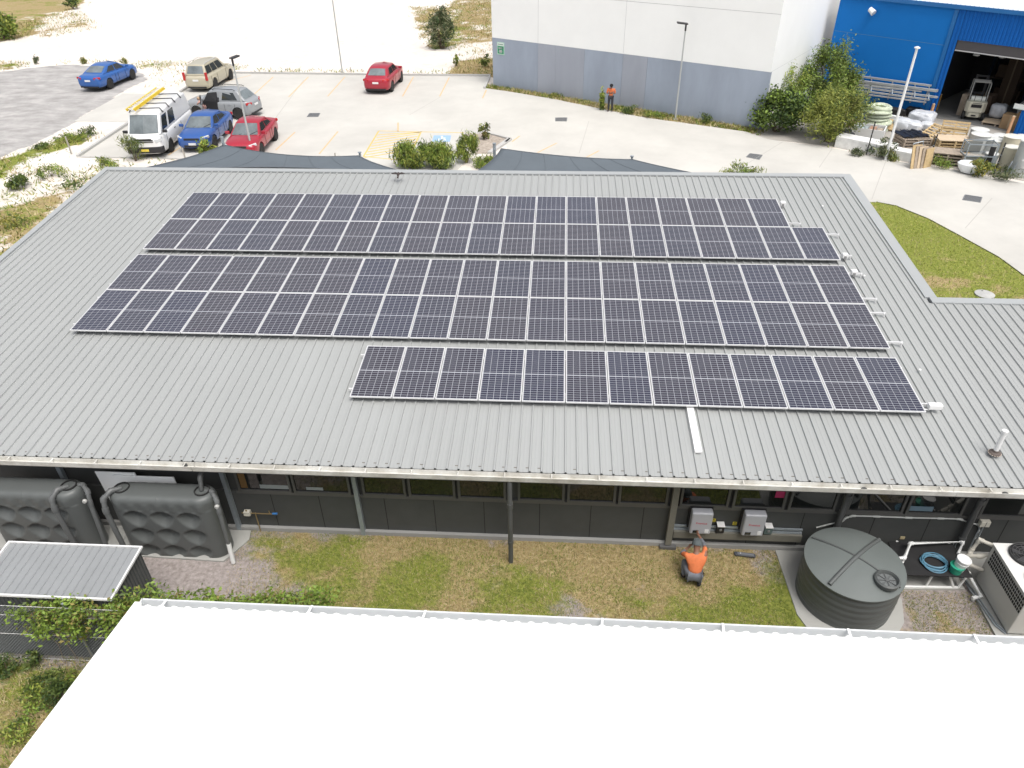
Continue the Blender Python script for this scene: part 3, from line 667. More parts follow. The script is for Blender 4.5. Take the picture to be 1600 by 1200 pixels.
# green notice sign
def signface(name, label, cat, c, du, z, w_, h_, base, marks, frame=None, nrm=None):
    """flat sign with centre c on a vertical wall; du unit dir; marks: (u0,v0,u1,v1,mat) in 0..1"""
    du = Vector((du[0], du[1], 0)).normalized(); nn = Vector(nrm if nrm else (du.y, -du.x, 0)); C0 = Vector((c[0], c[1], z))
    T = Matrix((( du.x, nn.x, 0, C0.x), (du.y, nn.y, 0, C0.y), (0, 0, 1, C0.z), (0,0,0,1)))
    s = thing(name, label, cat, (c[0], c[1], z-h_/2))
    m = MB(); m.box((-w_/2,.002,-h_/2),(w_/2,.022,h_/2),mtx=T); pl = m.build('plate', base, s)
    groups = {}
    for u0,v0,u1,v1,mm in marks: groups.setdefault(mm.name, (mm, MB()))[1].box((-w_/2+u0*w_,.0225,-h_/2+v0*h_),(-w_/2+u1*w_,.026,-h_/2+v1*h_),mtx=T)
    for mm, mb in groups.values(): mb.build('marking', mm, pl)
    return s, T
SG = mat('sign_green', (.03,.26,.13), .5); SPG = mat('sign_pale_green', (.42,.62,.5), .5); SW = mat('sign_white', (.75,.77,.76), .5); SBK = mat('sign_black', (.02,.02,.02), .5)
cu, cv = whp(.75, 0)
signface('wall_sign', 'small green and white notice sign on the corner of the grey warehouse band', 'sign', (cu,cv), WHD, 2.62, .62, .82, SPG,
    [(.08,.08,.92,.68,SG),(.08,.74,.92,.94,SW),(.14,.80,.86,.87,SG),(.2,.46,.8,.60,SW),(.3,.16,.7,.38,SW),(.24,.24,.76,.30,SW)])
# blue shed
BD = np.array([.7262,-.6875]); BN = np.array([.6875,.7262]); B0 = np.array([36.16,34.65])
def bp_(u, v): q = B0 + BD*u + BN*v; return (float(q[0]), float(q[1]))
def blueat(px, py):
    d = _ray(px, py); n3 = np.array([BN[0], BN[1], 0]); s = ((B0-CP[:2]) @ BN)/(d[:2] @ BN); q = CP + d*s; return float((q[:2]-B0) @ BD), float(q[2])
BLM = mat('blue_panel', (.010,.17,.54), .6, var=.05, vscale=.4, spec=.15); BLC = mat('blue_steel', (.009,.12,.44), .6, var=.04, vscale=.5, spec=.15)
t = thing('blue_shed', 'bright blue steel storage shed with a tall open doorway', 'shed', (*bp_(0,0), 0)); BS = t
UJ, _ = blueat(1455,150); UD0, ZD = blueat(1494,62); UD0b, _ = blueat(1463,176); UD1, _ = blueat(1590,190); UD0 = (UD0+UD0b)/2
ZR = blueat(1470,7)[1]; 
def bprism(u0, v0, u1, v1, z0, z1, name, mt, par=None):
    m = MB(); m.prism([bp_(u0,v0), bp_(u1,v0), bp_(u1,v1), bp_(u0,v1)], z0, z1); return m.build(name, mt, par if par is not None else BS)
UL = -7.5; UR = 16
bw = bprism(UL,.0,UJ,.2,0,ZR,'wall',BLM)
ZJ = blueat(1380,58)[1]; bprism(UL,-.004,UJ-.05,-.0005,ZJ-.015,ZJ+.015,'panel_joint',mat('joint_blue', (.06,.2,.42), .6),bw)
def corr(u0, u1, z0, z1):
    m = MB(); n = int((u1-u0)/.19); vs = []; pr = []
    for i in range(n):
        a = u0 + i*(u1-u0)/n; w_ = (u1-u0)/n; pr += [(a, 0), (a+w_*.35, 0), (a+w_*.45, -.035), (a+w_*.85, -.035), (a+w_*.95, 0)]
    N = len(pr); vs = [(*bp_(u, v), z) for z in (z0, z1) for u, v in pr]; m.add(vs, [(i,i+1,N+i+1,N+i) for i in range(N-1)]); return m.build('wall', BLC, BS)
corr(UJ+.02, UD0, 0, ZR); corr(UD0, UD1, ZD, ZR); corr(UD1, UR, 0, ZR)
bprism(UJ-.12,-.07,UJ+.1,-.04,0,ZR,'corner_trim',mat('blue_trim', (.012,.14,.4), .4))
bprism(UL,-.16,UR,-.05,ZR-.12,ZR+.1,'gutter',mat('blue_trim', (.012,.14,.4), .4))
m = MB(); 
for i in range(int((UR-UL)/.25)):
    u = UL+i*.25; a = bp_(u+.0,-.12); b = bp_(u+.2,-.12); c = bp_(u+.2,18); d = bp_(u,18); z = ZR+.1
    m.add([(*a,z),(*b,z),(*c,z+1.6),(*d,z+1.6)], [(0,1,2,3)]); a2 = bp_(u+.25,-.12); d2 = bp_(u+.25,18); e1=bp_(u+.225,-.12); e2=bp_(u+.225,18)
    m.add([(*b,z),(*e1,z+.04),(*e2,z+1.64),(*c,z+1.6)], [(0,1,2,3)]); m.add([(*e1,z+.04),(*a2,z),(*d2,z+1.6),(*e2,z+1.64)], [(0,1,2,3)])
m.build('roof', mat('roof_zinc', (.62,.68,.72), .4, .1), BS)
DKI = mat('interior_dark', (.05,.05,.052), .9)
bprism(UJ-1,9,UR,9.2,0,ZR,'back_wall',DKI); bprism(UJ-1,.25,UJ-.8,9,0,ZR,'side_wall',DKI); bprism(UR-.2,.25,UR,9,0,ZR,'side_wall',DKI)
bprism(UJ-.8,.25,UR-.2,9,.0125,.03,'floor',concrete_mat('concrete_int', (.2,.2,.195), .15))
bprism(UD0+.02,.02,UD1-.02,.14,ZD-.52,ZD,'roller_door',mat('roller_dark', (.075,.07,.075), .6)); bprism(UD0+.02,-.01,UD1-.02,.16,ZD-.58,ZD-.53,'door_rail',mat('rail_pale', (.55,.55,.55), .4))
# camera / floodlight on the blue wall
u, z = blueat(1362,16); x, y = bp_(u,-.1); s = thing('wall_lamp', 'small white floodlight high on the blue wall', 'lamp', (x,y,z-.2))
m = MB(); m.lathe([(.02,-.2),(.15,-.16),(.17,.1),(.19,.22),(.02,.24)],(0,0,0),12); R_ = Matrix.Translation((x,y-.12,z)) @ Matrix.Rotation(math.radians(125),4,'X') @ Matrix.Rotation(.5,4,'Y'); m.v = [tuple(R_ @ Vector(v)) for v in m.v]; m.build('housing', WPL, s, smooth=True)
m = MB(); m.bar((x,y,z),(*bp_(u,0),z+.05),.05); m.build('bracket', WPL, s)
# near neighbour roof, bottom of the picture
t = thing('white_roofed_building', 'neighbouring building with a plain white ribbed roof and white gutter', 'building', (16,-14,0)); NB_ = t
ZN, NS, YN = 4.22, .18, -7.02
WR = mat('roof_bright_white', (.86,.86,.84), .35, var=.008, vscale=.3)
m = MB(); xs_ = []
for i in range(118):
    x = 6.9 + i*.205; xs_ += [(x,0),(x+.06,0),(x+.085,.03),(x+.12,.04),(x+.155,.03),(x+.18,0)]
N = len(xs_); vs = [(x, YN-.0, ZN+z) for x,z in xs_] + [(x, -13.2, ZN+NS*(13.2+YN)+z) for x,z in xs_]
m.add(vs, [(i,i+1,N+i+1,N+i) for i in range(N-1)]); m.build('roof', WR, NB_)
m = MB(); a = (6.9,YN-.1,ZN+.045); b = (6.9,-13.2,ZN+NS*(13.2+YN)+.045)
m.bar((6.86,YN+.02,ZN-.05),(6.86,-13.2,ZN+NS*(13.2+YN)-.05),.1,.2); m.build('barge_flashing', WR, NB_)
NGM = mat('gutter_pale', (.62,.64,.65), .4, var=.03)
prof = [(YN-.02,ZN-.03),(YN-.02,ZN-.14),(YN+.10,ZN-.14),(YN+.115,ZN+.0),(YN+.14,ZN+.0),(YN+.125,ZN-.155),(YN-.035,ZN-.155),(YN-.035,ZN-.03)]
m = MB(); N = len(prof); m.v = [(6.86,y,z) for y,z in prof] + [(31,y,z) for y,z in prof]
for i in range(N): m.f.append((i,(i+1)%N,N+(i+1)%N,N+i)); m.m.append(0)
m.box((6.85,YN-.035,ZN-.155),(6.87,YN+.14,ZN-.0)); m.build('gutter', NGM, NB_)
for px in (250,480,660,940,1130,1328,1527): m = MB(); x = G(px, 955+(px-250)*.04, ZN)[0]; m.bar((x,YN-.05,ZN+.045),(x+.02,YN+.135,ZN+.012),.035,.01); m.build('gutter_bracket', WPL, NB_)
m = MB(); m.box((7.1,-13.0,0),(31,-7.3,ZN-.2)); m.box((7.1,-13.0,ZN-.19),(31,-12,ZN+.8)); m.build('wall', mat('wall_cream', (.45,.43,.38), .8), NB_)
# ================================================================== VEHICLES
TYRE = mat('tyre_rubber', (.02,.02,.02), .8); RIMM = mat('rim_silver', (.55,.56,.57), .35, .4); TINT = mat('car_glass', (.02,.025,.028), .05, spec=.8); WSCR = mat('windscreen_glass', (.15,.175,.185), .3, spec=.3, var=.35, vscale=1.1); TRIM = mat('black_trim', (.018,.018,.02), .55)
LAMPC = mat('headlamp', (.6,.62,.64), .15, .2); LAMPR = mat('tail_lamp', (.42,.02,.02), .25); PLATE = mat('number_plate', (.7,.7,.7), .5); PLATEY = mat('number_plate_yellow', (.72,.58,.08), .5); CHROME = mat('chrome', (.7,.7,.7), .15, .9)
def paint(name, c): return mat('paint_'+name, c, .3, coat=.5, spec=.5)
def baked(o):
    dg = bpy.context.evaluated_depsgraph_get(); ev = o.evaluated_get(dg); me = bpy.data.meshes.new_from_object(ev, depsgraph=dg); o.modifiers.clear(); o.data = me; return o
def car(label, cat, name, loc, rz, pt, L=4.6, W=1.78, H=1.45, wb=2.65, fo=.9, R=.33, hood=.93, belt=.98, cowl=None, rf=None, rr=None, rb=None, deck=1.0, low=.2, kind='sedan', scale=1.0,
        wins=((.1,.49),(.53,.9)), rails=False, van=False, plate=PLATE, tail='side', group=None, openw=None):
    t = thing(name, label, cat, (loc[0], loc[1], .02), rz, group); t.scale = (scale,)*3
    xf = wb/2+fo; xr = xf-L; hw = W/2
    cowl = cowl if cowl is not None else xf-1.15; rf = rf if rf is not None else cowl-.75; rb = rb if rb is not None else xr+.55; rr = rr if rr is not None else rb+.6
    # body loft: (x, zlow, z shoulder, z centre top, half width)
    st_ = [(xf, .36, hood-.28, hood-.26, hw*.66), (xf-.06, .24, hood-.17, hood-.13, hw*.84), (xf-.28, low, hood-.09, hood-.03, hw*.95), (xf-.75, low, hood-.02, hood+.04, hw*.99), (cowl+.05, low, belt-.05, belt+.01, hw),
          (rf, low, belt-.02, belt+.02, hw), ((rf+rr)/2, low, belt, belt+.02, hw), (rr, low, belt+.01, belt+.03, hw), (rb, low, deck-.03, deck+.02, hw*.98), (xr+.22, low+.03, deck-.05, deck, hw*.93), (xr+.06, low+.08, deck-.12, deck-.08, hw*.84), (xr, .4, deck-.24, deck-.22, hw*.7)]
    if van: st_[0] = (xf, .34, hood-.3, hood-.27, hw*.78); st_[1] = (xf-.05,.24,hood-.16,hood-.12,hw*.9); st_[-1] = (xr,.4,deck-.1,deck-.08,hw*.9); st_[-2] = (xr+.04,low+.05,deck-.03,deck,hw*.96)
    V = []; 
    for x, zl, zs, zc, h in st_:
        half = [(0, zl), (h*.8, zl), (h*.97, zl+.1), (h, zl+(zs-zl)*.45), (h*.985, zl+(zs-zl)*.72), (h*.93, zs), (h*.6, zc-.005), (0, zc)]
        ring = half + [(-y, z) for y, z in half[-2:0:-1]]; V += [(x, y, z) for y, z in ring]
    n = 14; N = len(st_); F = [(i*n+k, i*n+(k+1)%n, (i+1)*n+(k+1)%n, (i+1)*n+k) for i in range(N-1) for k in range(n)] + [tuple(range(n)), tuple(range(N*n-1, (N-1)*n-1, -1))]
    m = MB().add(V, F); body = m.build('body', [pt, TRIM], t, local=True, sub=2)
    xw = (xf-fo, xf-fo-wb)
    cut = MB()
    for x in xw:
        for s in (-1, 1): cut.lathe([(R+.055, s*(hw-.28)), (R+.055, s*(hw+.2))], (x, 0, R), 28, axis='y')
    c = cut.build('cutter', TRIM, None, local=True); 
    bo = body.modifiers.new('b', 'BOOLEAN'); bo.object = c; bo.operation = 'DIFFERENCE'; bo.solver = 'EXACT'
    par = body.parent; body.parent = None; baked(body); body.parent = par; bpy.data.objects.remove(c); sharp_by_angle(body.data, 35)
    body.data.materials.clear(); body.data.materials.append(pt); 
    for p in body.data.polygons: p.material_index = 0
    # dark lower sill + inner arches
    m = MB(); m.box((xr+.25,-hw*.7,low-.03),(xf-.3,hw*.7,low+.35)); m.build('underbody', TRIM, t, local=True)
    # greenhouse
    zb = belt-.02; zt = H; hb = hw*.93; ht = hw*(.70 if not van else .86)
    def P(k): # A cowl bottom, B roof front, C roof rear, D rear bottom
        return {'A':(cowl,hb*.95,zb-.02),'B':(rf,ht*.96,zt-.05),'C':(rr,ht*.94,zt-.06),'D':(rb,hb*(.9 if not van else .98),deck-.03 if not van else zb)}[k]
    A, B_, C_, D = (np.array(P(k)) for k in 'ABCD'); mir = lambda p: np.array((p[0], -p[1], p[2])); ctr = lambda p, dz, dx=0: np.array((p[0]+dx, 0, p[2]+dz))
    Mx = (B_+C_)/2 + np.array((0, .01, .035))
    V = [A, B_, Mx, C_, D, mir(A), mir(B_), mir(Mx), mir(C_), mir(D), ctr(A,0,.12), ctr(B_,.045,.09), ctr(Mx,.035), ctr(C_,.04,-.05), ctr(D,.0,-.08)]
    F = [(0,1,11,10),(10,11,6,5),(1,2,12,11),(11,12,7,6),(2,3,13,12),(12,13,8,7),(3,4,14,13),(13,14,9,8)]
    hl = [(0,4,3,2,1),(5,6,7,8,9),(0,10,5,9,14,4)]
    m = MB().add([tuple(v) for v in V], F+hl); gh = m.build('roof', pt, t, local=True, smooth=True, bevel=.045, seg=3, autos=60)
    def bil(q, u, v): return (1-u)*(1-v)*q[0] + u*(1-v)*q[1] + u*v*q[2] + (1-u)*v*q[3]
    def pane(nm, q, u0, v0, u1, v1, mt=TINT, off=.012, th=.004, parent=None, NU=6):
        vs = []; fs = []; q = [np.array(x) for x in q]
        e = np.cross(q[1]-q[0], q[3]-q[0]); e /= np.linalg.norm(e)
        if e @ ((q[0]+q[2])/2 - np.array((0,0,.9*zb))) < 0: e = -e
        for o_ in (off, -.03):
            for i in range(NU+1):
                for v in (v0, v1): vs.append(bil(q, u0+(u1-u0)*i/NU, v) + e*o_)
        k = 2*(NU+1)
        for i in range(NU): a = 2*i; fs += [(a, a+2, a+3, a+1), (k+a, k+a+1, k+a+3, k+a+2), (a, k+a, k+a+2, a+2), (a+1, a+3, k+a+3, k+a+1)]
        fs += [(0,1,k+1,k),(k-2,2*k-2,2*k-1,k-1)]
        return MB().add(vs, fs).build(nm, mt, parent or t, local=True)
    # windscreen as two halves following the centre crease
    def wide(nm, q0, q1, cb, ct, v0, v1, edge, mt=None):
        mt = mt or WSCR
        vs = []; fs = []; row = [q0, cb, mir(q0)]; top = [q1, ct, mir(q1)]
        pts = []
        for u in (edge, .5, 1-edge):
            bb = row[0]*(1-2*u)+row[1]*2*u if u <= .5 else row[1]*(2-2*u)+row[2]*(2*u-1); tt = top[0]*(1-2*u)+top[1]*2*u if u <= .5 else top[1]*(2-2*u)+top[2]*(2*u-1)
            pts.append((bb*(1-v0)+tt*v0, bb*(1-v1)+tt*v1))
        e = np.cross(np.array((0.,1,0)), q1-q0); e /= np.linalg.norm(e); 
        if e[2] < 0 : e = -e
        for o_ in (.014, -.04):
            for a, b in pts: vs += [a+e*o_, b+e*o_]
        fs = [(0,2,3,1),(2,4,5,3),(6,7,9,8),(8,9,11,10),(0,1,7,6),(4,10,11,5),(0,6,8,2),(2,8,10,4),(1,3,9,7),(3,5,11,9)]
        return MB().add(vs, fs).build(nm, mt, t, local=True)
    wide('windscreen', A, B_, V[10], V[11], .07, .9, .06)
    if kind != 'panelvan': wide('rear_window', D, C_, V[14], V[13], .18, .88, .1)
    for s in (1, -1):
        q = [A*(1,s,1), D*(1,s,1), C_*(1,s,1), B_*(1,s,1)]
        for i, (u0, u1) in enumerate(wins):
            if openw and s == openw and i == 0: continue
            pane('side_window', q, u0, .12 if not van else .12, u1, .86 if not van else .8)
    # wheels
    for x in xw:
        for s in (1, -1):
            yc = s*(hw-.115); w_ = thing('wheel', None, None); w_.parent = t; del_ = [k for k in ('label','category') if k in w_]; w_.location = (x, yc, R)
            bpy.data.objects.remove(w_)
            m = MB(); m.lathe([(R*.62,-.1),(R*.93,-.105),(R,-.07),(R,.07),(R*.93,.105),(R*.62,.1)], (x,yc,R), 24, axis='y'); wh = m.build('wheel', TYRE, t, local=True, smooth=True)
            m = MB(); y1 = yc+s*.085; m.lathe([(R*.64,y1-s*.1-0),(R*.66,y1),(R*.58,y1-s*.01),(R*.56,y1-s*.05),(R*.1,y1-s*.05)], (x,0,R), 24, axis='y')
            for k in range(5):
                a = k*2*math.pi/5+.3; m.bar((x+.04*math.cos(a), y1-s*.02, R+.04*math.sin(a)), (x+R*.6*math.cos(a), y1-s*.012, R+R*.6*math.sin(a)), .085, .03, up=(0,1,0))
            m.lathe([(R*.14,y1-s*.05),(R*.14,y1-s*.01),(.005,y1)], (x,0,R), 12, axis='y')
            m.build('rim', RIMM, wh, local=True)
            m = MB(); m.lathe([(R*.57,y1-s*.065),(.01,y1-s*.065)], (x,0,R), 16, axis='y'); m.build('hub', mat('hub_grey', (.14,.14,.145), .4, .3), wh, local=True)
    # lamps, grille, plates, mirrors
    zl = hood-.2
    for s in (1, -1):
        m = MB(); a = Vector((xf-.09, s*hw*.58, zl)); b = Vector((xf-.36, s*hw*.93, zl+.05)); m.bar(a, b, .1, .13); m.build('headlight', LAMPC, t, local=True, bevel=.03)
        m = MB()
        if tail == 'tall': m.box((xr+.01,s*hw*.86-.07,deck-.32),(xr+.16,s*hw*.86+.07,deck+.18))
        else: m.bar((xr+.035, s*hw*.5, deck-.19), (xr+.2, s*hw*.93, deck-.16), .08, .14)
        m.build('tail_light', LAMPR, t, local=True, bevel=.02)
        m = MB(); mx = cowl-.22; m.box((mx-.05,s*(hw*.93),zb+.02),(mx+.07,s*(hw+.17),zb+.16)); m.build('mirror', pt if not van else TRIM, t, local=True, bevel=.03)
        m = MB(); 
        for xx in ((.12, -.85) if not van else (.5,)): m.box((xx-.08, s*hw*.985-.012, belt-.2),(xx+.08, s*hw*.985+.012, belt-.17))
        for k_, xx in enumerate((.1, -.88)): pass
        m.build('door_handle', pt if not van else TRIM, t, local=True)
    m = MB(); m.box((xf-.12,-hw*.45,hood-.27),(xf-.005,hw*.45,hood-.17)); m.box((xf-.1,-hw*.5,.3),(xf+.01,hw*.5,.42)); m.build('grille', TRIM, t, local=True, bevel=.01)
    m = MB(); m.box((xf-.01,-.19,.42),(xf+.02,.19,.53)); m.build('number_plate', plate, t, local=True)
    m = MB(); m.box((xr-.02,-.19,deck-.36),(xr+.03,.19,deck-.25)); m.build('number_plate', plate, t, local=True)
    m = MB(); m.box((xr-.005,-hw*.7,.28),(xr+.08,hw*.7,.36)); m.build('bumper_insert', TRIM, t, local=True)
    m = MB(); sh = (cowl-.03, rf-.0)
    for y in (-.25, .3): m.bar((cowl+.02,y,zb+.04),(cowl-.2,y+.35,zb+.16),.015)
    m.build('wiper', TRIM, t, local=True)
    if rails:
        for s in (1,-1):
            m = MB(); yy = s*ht*.9; m.tube([(rf-.15,yy,zt-.02),(rf-.25,yy,zt+.045),(rr+.25,yy,zt+.04),(rr+.12,yy,zt-.02)],.018,6); m.build('roof_rail', rails, t, local=True)
    # door gap lines
    m = MB()
    for s in (1,-1):
        for u in ((cowl+rf)/2-.1, (rf+rr)/2-.05, rr+.15):
            m.bar((u,s*hw*1.0,.32),(u,s*hw*.995,belt-.12),.012,.012,up=(1,0,0))
    m.build('door_gap', TRIM, body, local=True)
    return t
S = 1.09
def at_wheel(px, py, lx, ly, rz, sc):
    """origin so that local point (lx, ly) stands on the surveyed ground point"""
    x, y = G(px, py); c, s = math.cos(rz), math.sin(rz); return (x-(lx*c-ly*s)*sc, y-(lx*s+ly*c)*sc)
r1 = math.radians(85.5); car('blue sedan seen from behind, parked alone on the grey gravel', 'car', 'parked_sedan', at_wheel(174,139,-1.35,-.8,r1,S), r1, paint('blue', (.02,.10,.34)), L=4.65, W=1.8, H=1.42, wb=2.7, fo=.9, R=.33, deck=1.02, cowl=1.05, rf=.3, rr=-.75, rb=-1.7, belt=.96, wins=((.1,.46),(.5,.86)), scale=S)
r1 = math.radians(89); car('beige four wheel drive wagon parked at the back kerb', 'car', 'parked_wagon', at_wheel(337,139.5,-1.31,-.76,r1,S), r1, paint('beige', (.42,.385,.29)), L=4.5, W=1.76, H=1.68, wb=2.63, fo=.88, R=.35, hood=1.02, belt=1.05, deck=1.06, cowl=1.0, rf=.4, rr=-1.85, rb=-2.13, wins=((.1,.38),(.41,.66),(.69,.95)), rails=RIMM, tail='tall', scale=S)
r1 = math.radians(172.4); asx = car('silver grey hatchback wagon with its front door open', 'car', 'parked_wagon', at_wheel(376,187.5,-1.33,.77,r1,S), r1, paint('silver', (.27,.285,.30)), L=4.3, W=1.77, H=1.6, wb=2.67, fo=.85, R=.34, hood=.99, belt=1.02, deck=1.06, cowl=1.0, rf=.35, rr=-1.35, rb=-1.85, wins=((.1,.44),(.48,.84)), rails=TRIM, scale=S, openw=1)
m = MB(); m.box((-.12,.80,.30),(.78,.895,1.02)); m.add([(-.1,.70,1.02),(.72,.80,1.02),(.42,.74,1.46),(-.1,.66,1.5),(-.1,.88,1.02),(.72,.89,1.02),(.42,.78,1.46),(-.1,.72,1.5)],[(0,1,2,3),(4,7,6,5),(0,3,7,4),(1,5,6,2),(0,4,5,1),(2,6,7,3)]); m.build('door_opening', TRIM, asx, local=True)
m = MB(); m.box((-.02,.3,.5),(.35,.85,.62)); m.box((-.2,.3,.6),(-.05,.8,1.2)); m.build('front_seat', mat('seat_dark', (.04,.04,.045), .9), asx, local=True)
R_ = Matrix.Translation((.80,.89,0)) @ Matrix.Rotation(math.radians(-62),4,'Z')
m = MB(); m.box((-.95,0,.32),(0,.07,1.02),mtx=R_); dr = m.build('open_door', paint('silver', (.27,.285,.30)), asx, local=True, bevel=.02)
m = MB()
for a, b in (((-.93,.03,1.02),(-.9,.0,1.45)),((-.9,.0,1.45),(-.45,.0,1.44)),((-.45,.0,1.44),(-.06,.03,1.03))): m.bar(R_ @ Vector(a), R_ @ Vector(b), .04)
m.build('window_frame', TRIM, dr, local=True)
r1 = math.radians(87.5); car('red hatchback parked alone at the top kerb', 'car', 'parked_hatchback', at_wheel(612,143.5,-1.3,-.76,r1,S*1.02), r1, paint('red', (.34,.012,.03)), L=4.4, W=1.77, H=1.47, wb=2.62, fo=.9, R=.33, hood=.97, belt=.98, deck=1.02, cowl=1.02, rf=.3, rr=-1.15, rb=-1.85, wins=((.1,.44),(.48,.82)), scale=S*1.02)
r1 = math.radians(-86.5); car('blue sedan parked nose forward between the white van and a red sedan', 'car', 'parked_sedan', at_wheel(337,231.5,1.33,.8,r1,S), r1, paint('blue_deep', (.022,.085,.30)), L=4.5, W=1.77, H=1.45, wb=2.65, fo=.9, R=.33, deck=1.04, cowl=1.02, rf=.25, rr=-.85, rb=-1.6, wins=((.1,.46),(.5,.86)), scale=S)
r1 = math.radians(-87); car('red sedan parked nose forward beside the light pole', 'car', 'parked_sedan', at_wheel(431.5,219.5,-1.3,.8,r1,S), r1, paint('red', (.34,.012,.03)), L=4.55, W=1.77, H=1.46, wb=2.62, fo=.93, R=.33, deck=1.04, cowl=1.02, rf=.25, rr=-.85, rb=-1.6, wins=((.1,.46),(.5,.86)), scale=S)
r1 = math.radians(-83.5); vn = car('white delivery van with a yellow ladder on its roof racks', 'van', 'parked_van', at_wheel(269,237.5,1.55,.84,r1,S), r1, paint('white', (.74,.745,.74)), L=5.3, W=1.88, H=2.08, wb=3.11, fo=1.15, R=.34, hood=1.18, belt=1.16, deck=1.15, cowl=2.32, rf=1.62, rr=-2.45, rb=-2.56, kind='panelvan', van=True, wins=((.05,.215),(.27,.46)), plate=PLATEY, scale=S)
m = MB(); m.box((2.4,-.9,.3),(2.74,.9,.62)); m.build('bumper', TRIM, vn, local=True, bevel=.06)
for i in range(4):
    x = 1.3-i*.95; m = MB(); m.tube([(x,-.86,1.95),(x,-.72,2.17),(x,.72,2.17),(x,.86,1.95)],.03,6); m.build('roof_rack', TRIM, vn, local=True)
YL = mat('ladder_yellow', (.72,.52,.03), .5); c_, s_ = math.cos(r1), math.sin(r1)
lt_ = thing('ladder', 'yellow extension ladder with grey rungs lying on the roof of the white van', 'ladder', (vn.location.x, vn.location.y, 2.39), r1)
for j, (dz, ex) in enumerate(((0,0),(.085,.12))):
    m = MB()
    for y in (-.72+.02*j,-.28-.02*j): m.box((-2.75+ex,y-.03,.03+dz),(2.1+ex,y+.03,.1+dz))
    m.build('side_rail', YL, lt_, local=True)
    for k in range(16): m = MB(); m.tube([(-2.6+ex+.3*k,-.7,.065+dz),(-2.6+ex+.3*k,-.3,.065+dz)],.022,6); m.build('rung', ALU, lt_, local=True)
m = MB(); m.box((2.742,-.19,.40),(2.756,.19,.52)); m.build('number_plate', PLATEY, vn, local=True)
for s in (1,-1): m = MB(); m.bar((2.70,s*.60,.88),(2.56,s*.88,.93),.09,.17); m.build('headlight', mat('headlamp_van', (.5,.52,.53), .2), vn, local=True, bevel=.02)
m = MB(); m.box((2.66,-.5,.84),(2.725,.5,.88)); m.box((2.66,-.5,.93),(2.72,.5,.97)); m.build('grille_slat', TRIM, vn, local=True)
# ================================================================== PEOPLE
def skinmesh(name, chains, mt, parent, sub=2, extra=None):
    """chains: list of lists of (pos, radius[,radius2]); points at equal positions are welded into one tree"""
    bm = bmesh.new(); lay = bm.verts.layers.skin.verify(); d = {}; root = True
    for ch in chains:
        prev = None; newroot = tuple(round(c, 4) for c in ch[0][0]) not in d
        for it in ch:
            p = tuple(round(c, 4) for c in it[0])
            if p not in d:
                v = bm.verts.new(p); v[lay].radius = (it[1], it[2] if len(it) > 2 else it[1]); d[p] = v
                if prev is None: v[lay].use_root = True
            v = d[p]
            if prev is not None and prev is not v and not bm.edges.get((prev, v)): bm.edges.new((prev, v))
            prev = v
    me = bpy.data.meshes.new(name); bm.to_mesh(me); bm.free(); me.materials.append(mt)
    o = bpy.data.objects.new(name, me); COL.objects.link(o); s = o.modifiers.new('skin', 'SKIN'); s.use_smooth_shade = True; s.branch_smoothing = .6
    b = o.modifiers.new('sub', 'SUBSURF'); b.levels = sub; b.render_levels = sub
    baked(o); o.data.materials.clear(); o.data.materials.append(mt)
    for p in o.data.polygons: p.use_smooth = True; p.material_index = 0
    o.parent = parent; return o
SKIN = mat('skin_brown', (.22,.11,.07), .55); SKINL = mat('skin_pale', (.48,.28,.21), .55); HAIRB = mat('hair_dark', (.015,.012,.01), .7)
def hand(w0, d, side, curl=.35, s=1.0):
    """five finger chains from wrist point w0, pointing along d; side = thumb side vector"""
    w0 = Vector(w0); d = Vector(d).normalized(); side = Vector(side); side = (side - d*side.dot(d)).normalized(); nrm = d.cross(side).normalized(); ch = []
    palm = [(tuple(w0), .024, .018), (tuple(w0+d*.045*s), .036, .016), (tuple(w0+d*.085*s), .036, .014)]; ch.append(palm)
    for k, (o_, L) in enumerate(((.028,.070),(.010,.080),(-.009,.074),(-.027,.056))):
        a = w0 + d*.08*s + side*o_*s; b = a + (d*math.cos(curl) + nrm*math.sin(curl))*L*.5*s; c = b + (d*math.cos(curl*2.2) + nrm*math.sin(curl*2.2))*L*.5*s
        ch.append([(tuple(a-d*.01), .0095), (tuple(b), .009), (tuple(c), .0075)])
    a = w0 + d*.025*s + side*.022*s; b = a + (d*.6+side*.8).normalized()*.04*s; c = b + (d*.9+side*.35).normalized()*.032*s
    ch.append([(tuple(a), .012), (tuple(b), .0105), (tuple(c), .009)])
    return ch
